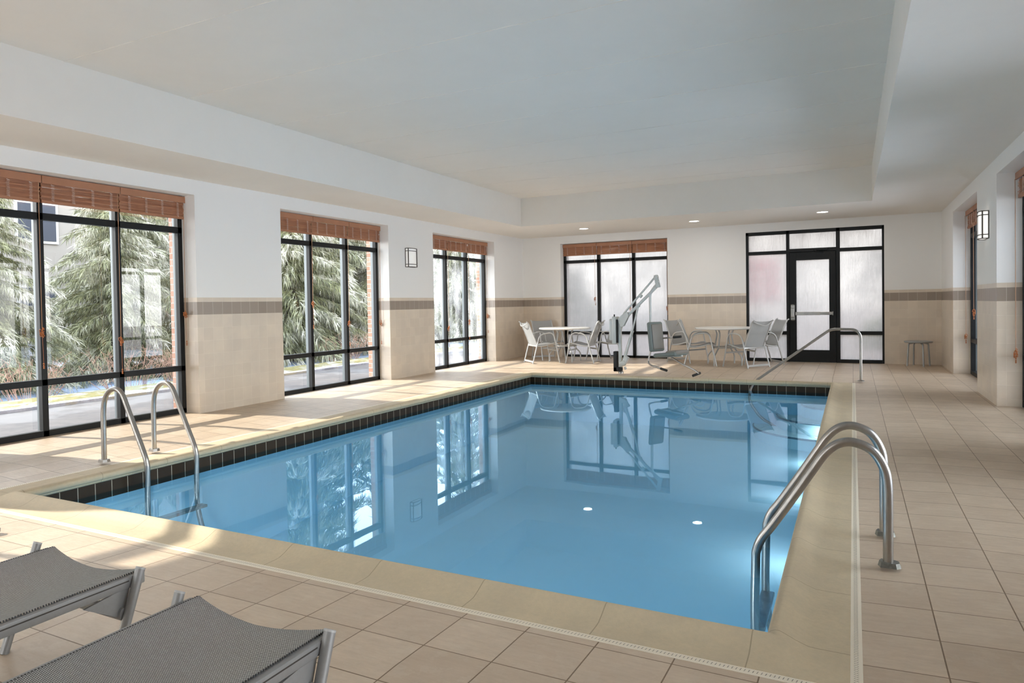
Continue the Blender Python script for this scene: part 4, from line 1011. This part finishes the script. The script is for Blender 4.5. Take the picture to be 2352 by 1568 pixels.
def building():
    t = thing('apartment_building', 'cream apartment building with dark windows and balcony railing behind the conifers', 'building', (-30, 18, -0.2))
    bm = bmesh.new(); box(bm, (-4, -14, 0), (4, 8.5, 8.5)); fin('wall', bm, M_cream, t)
    for y in (-11, -7.5, -4, -0.5, 2.6, 5.6):
        for z in (0.9, 3.9):
            bm = bmesh.new(); box(bm, (3.96, y, z), (4.06, y+1.5, z+1.5)); f = fin('window', bm, simple('white_trim_%d_%d' % (int(y*10), int(z*10)), (0.42, 0.41, 0.39), 0.6), t)
            bm = bmesh.new(); box(bm, (4.05, y+0.1, z+0.1), (4.08, y+1.4, z+1.4)); fin('window_glass', bm, M_bglass, f)
    bm = bmesh.new(); box(bm, (4, -14, 0), (5.2, 8.5, 0.35)); fin('terrace', bm, M_snow, t)
    bm = bmesh.new(); box(bm, (5.1, -14, 1.35), (5.16, 8.5, 1.41)); box(bm, (5.1, -14, 0.5), (5.16, 8.5, 0.54))
    for k in range(150): y = -14+0.15*k; box(bm, (5.11, y, 0.35), (5.15, y+0.03, 1.38))
    fin('balcony_railing', bm, M_frame, t)
building()
def lamp_post():
    t = thing('lamp_post', 'dark lamp post outside the centre pane of the farthest left window', 'lamp post', (-16.5, 29.2, -0.25))
    bm = bmesh.new(); tube(bm, [(0, 0, 0), (0, 0, 3.1)], 0.05, 10); fin('pole', bm, M_bronze, t)
    bm = bmesh.new(); box(bm, (-0.18, -0.18, 0), (0.18, 0.18, 0.45), bev=0.02); fin('plinth', bm, M_path, t)
    bm = bmesh.new(); lathe(bm, [(0.05, 3.1), (0.16, 3.2), (0.22, 3.55), (0.10, 3.7), (0, 3.72)], seg=12); fin('lantern', bm, M_bronze, t)
lamp_post()
# seen only as soft shapes through the misted far glazing
def red_sign():
    t = thing('roadside_sign', 'blurred red sign seen through the misted left sidelight of the exit door', 'sign', (-2.75, 24.5, -0.12))
    bm = bmesh.new(); box(bm, (-0.7, -0.1, 1.25), (0.7, 0.1, 2.75), bev=0.03); fin('sign_face', bm, simple('red_sign_panel', (0.80, 0.32, 0.36), 0.5), t)
    bm = bmesh.new(); tube(bm, [(0, 0, 0), (0, 0, 1.25)], 0.08, 10); fin('post', bm, M_alu, t)
red_sign()
def hedge(x, y, w_, h, seed, label):
    rnd = random.Random(seed); bm = bmesh.new(); bmesh.ops.create_icosphere(bm, subdivisions=4, radius=1)
    for v in bm.verts:
        q = v.co.copy(); k = 1+0.22*noise.noise(q*2.3+Vector((seed, 0, 0)))+0.10*noise.noise(q*7); v.co = Vector((q.x*w_*k, q.y*0.7*k, max(q.z, -0.5)*h*k))
    o = fin('evergreen_shrub', bm, mat_noise2('shrub_green_%d' % seed, (0.06, 0.085, 0.04), (0.12, 0.14, 0.08), 12), None, True); o.location = (x, y, h*0.4-0.12); tag(o, label, 'shrub', 'shrubs beyond the misted far glazing')
hedge(-9.3, 22.0, 1.6, 1.9, 3, 'dark shrub blurred behind the left pane of the misted far window')
hedge(-2.2, 19.6, 0.7, 0.55, 4, 'low green shrub blurred behind the lower left sidelight')
hedge(0.9, 20.8, 0.8, 0.6, 5, 'low shrub blurred behind the lower right sidelight')
def right_block():
    t = thing('neighbouring_building', 'sunlit beige wall outside the right windows', 'building', (2.7, 34, -0.12))
    bm = bmesh.new(); box(bm, (0, -14, 0), (4, 12, 3.4)); fin('wall', bm, simple('sandy_render', (0.30, 0.25, 0.18), 0.85, var=0.2, vscale=0.8), t)
right_block()
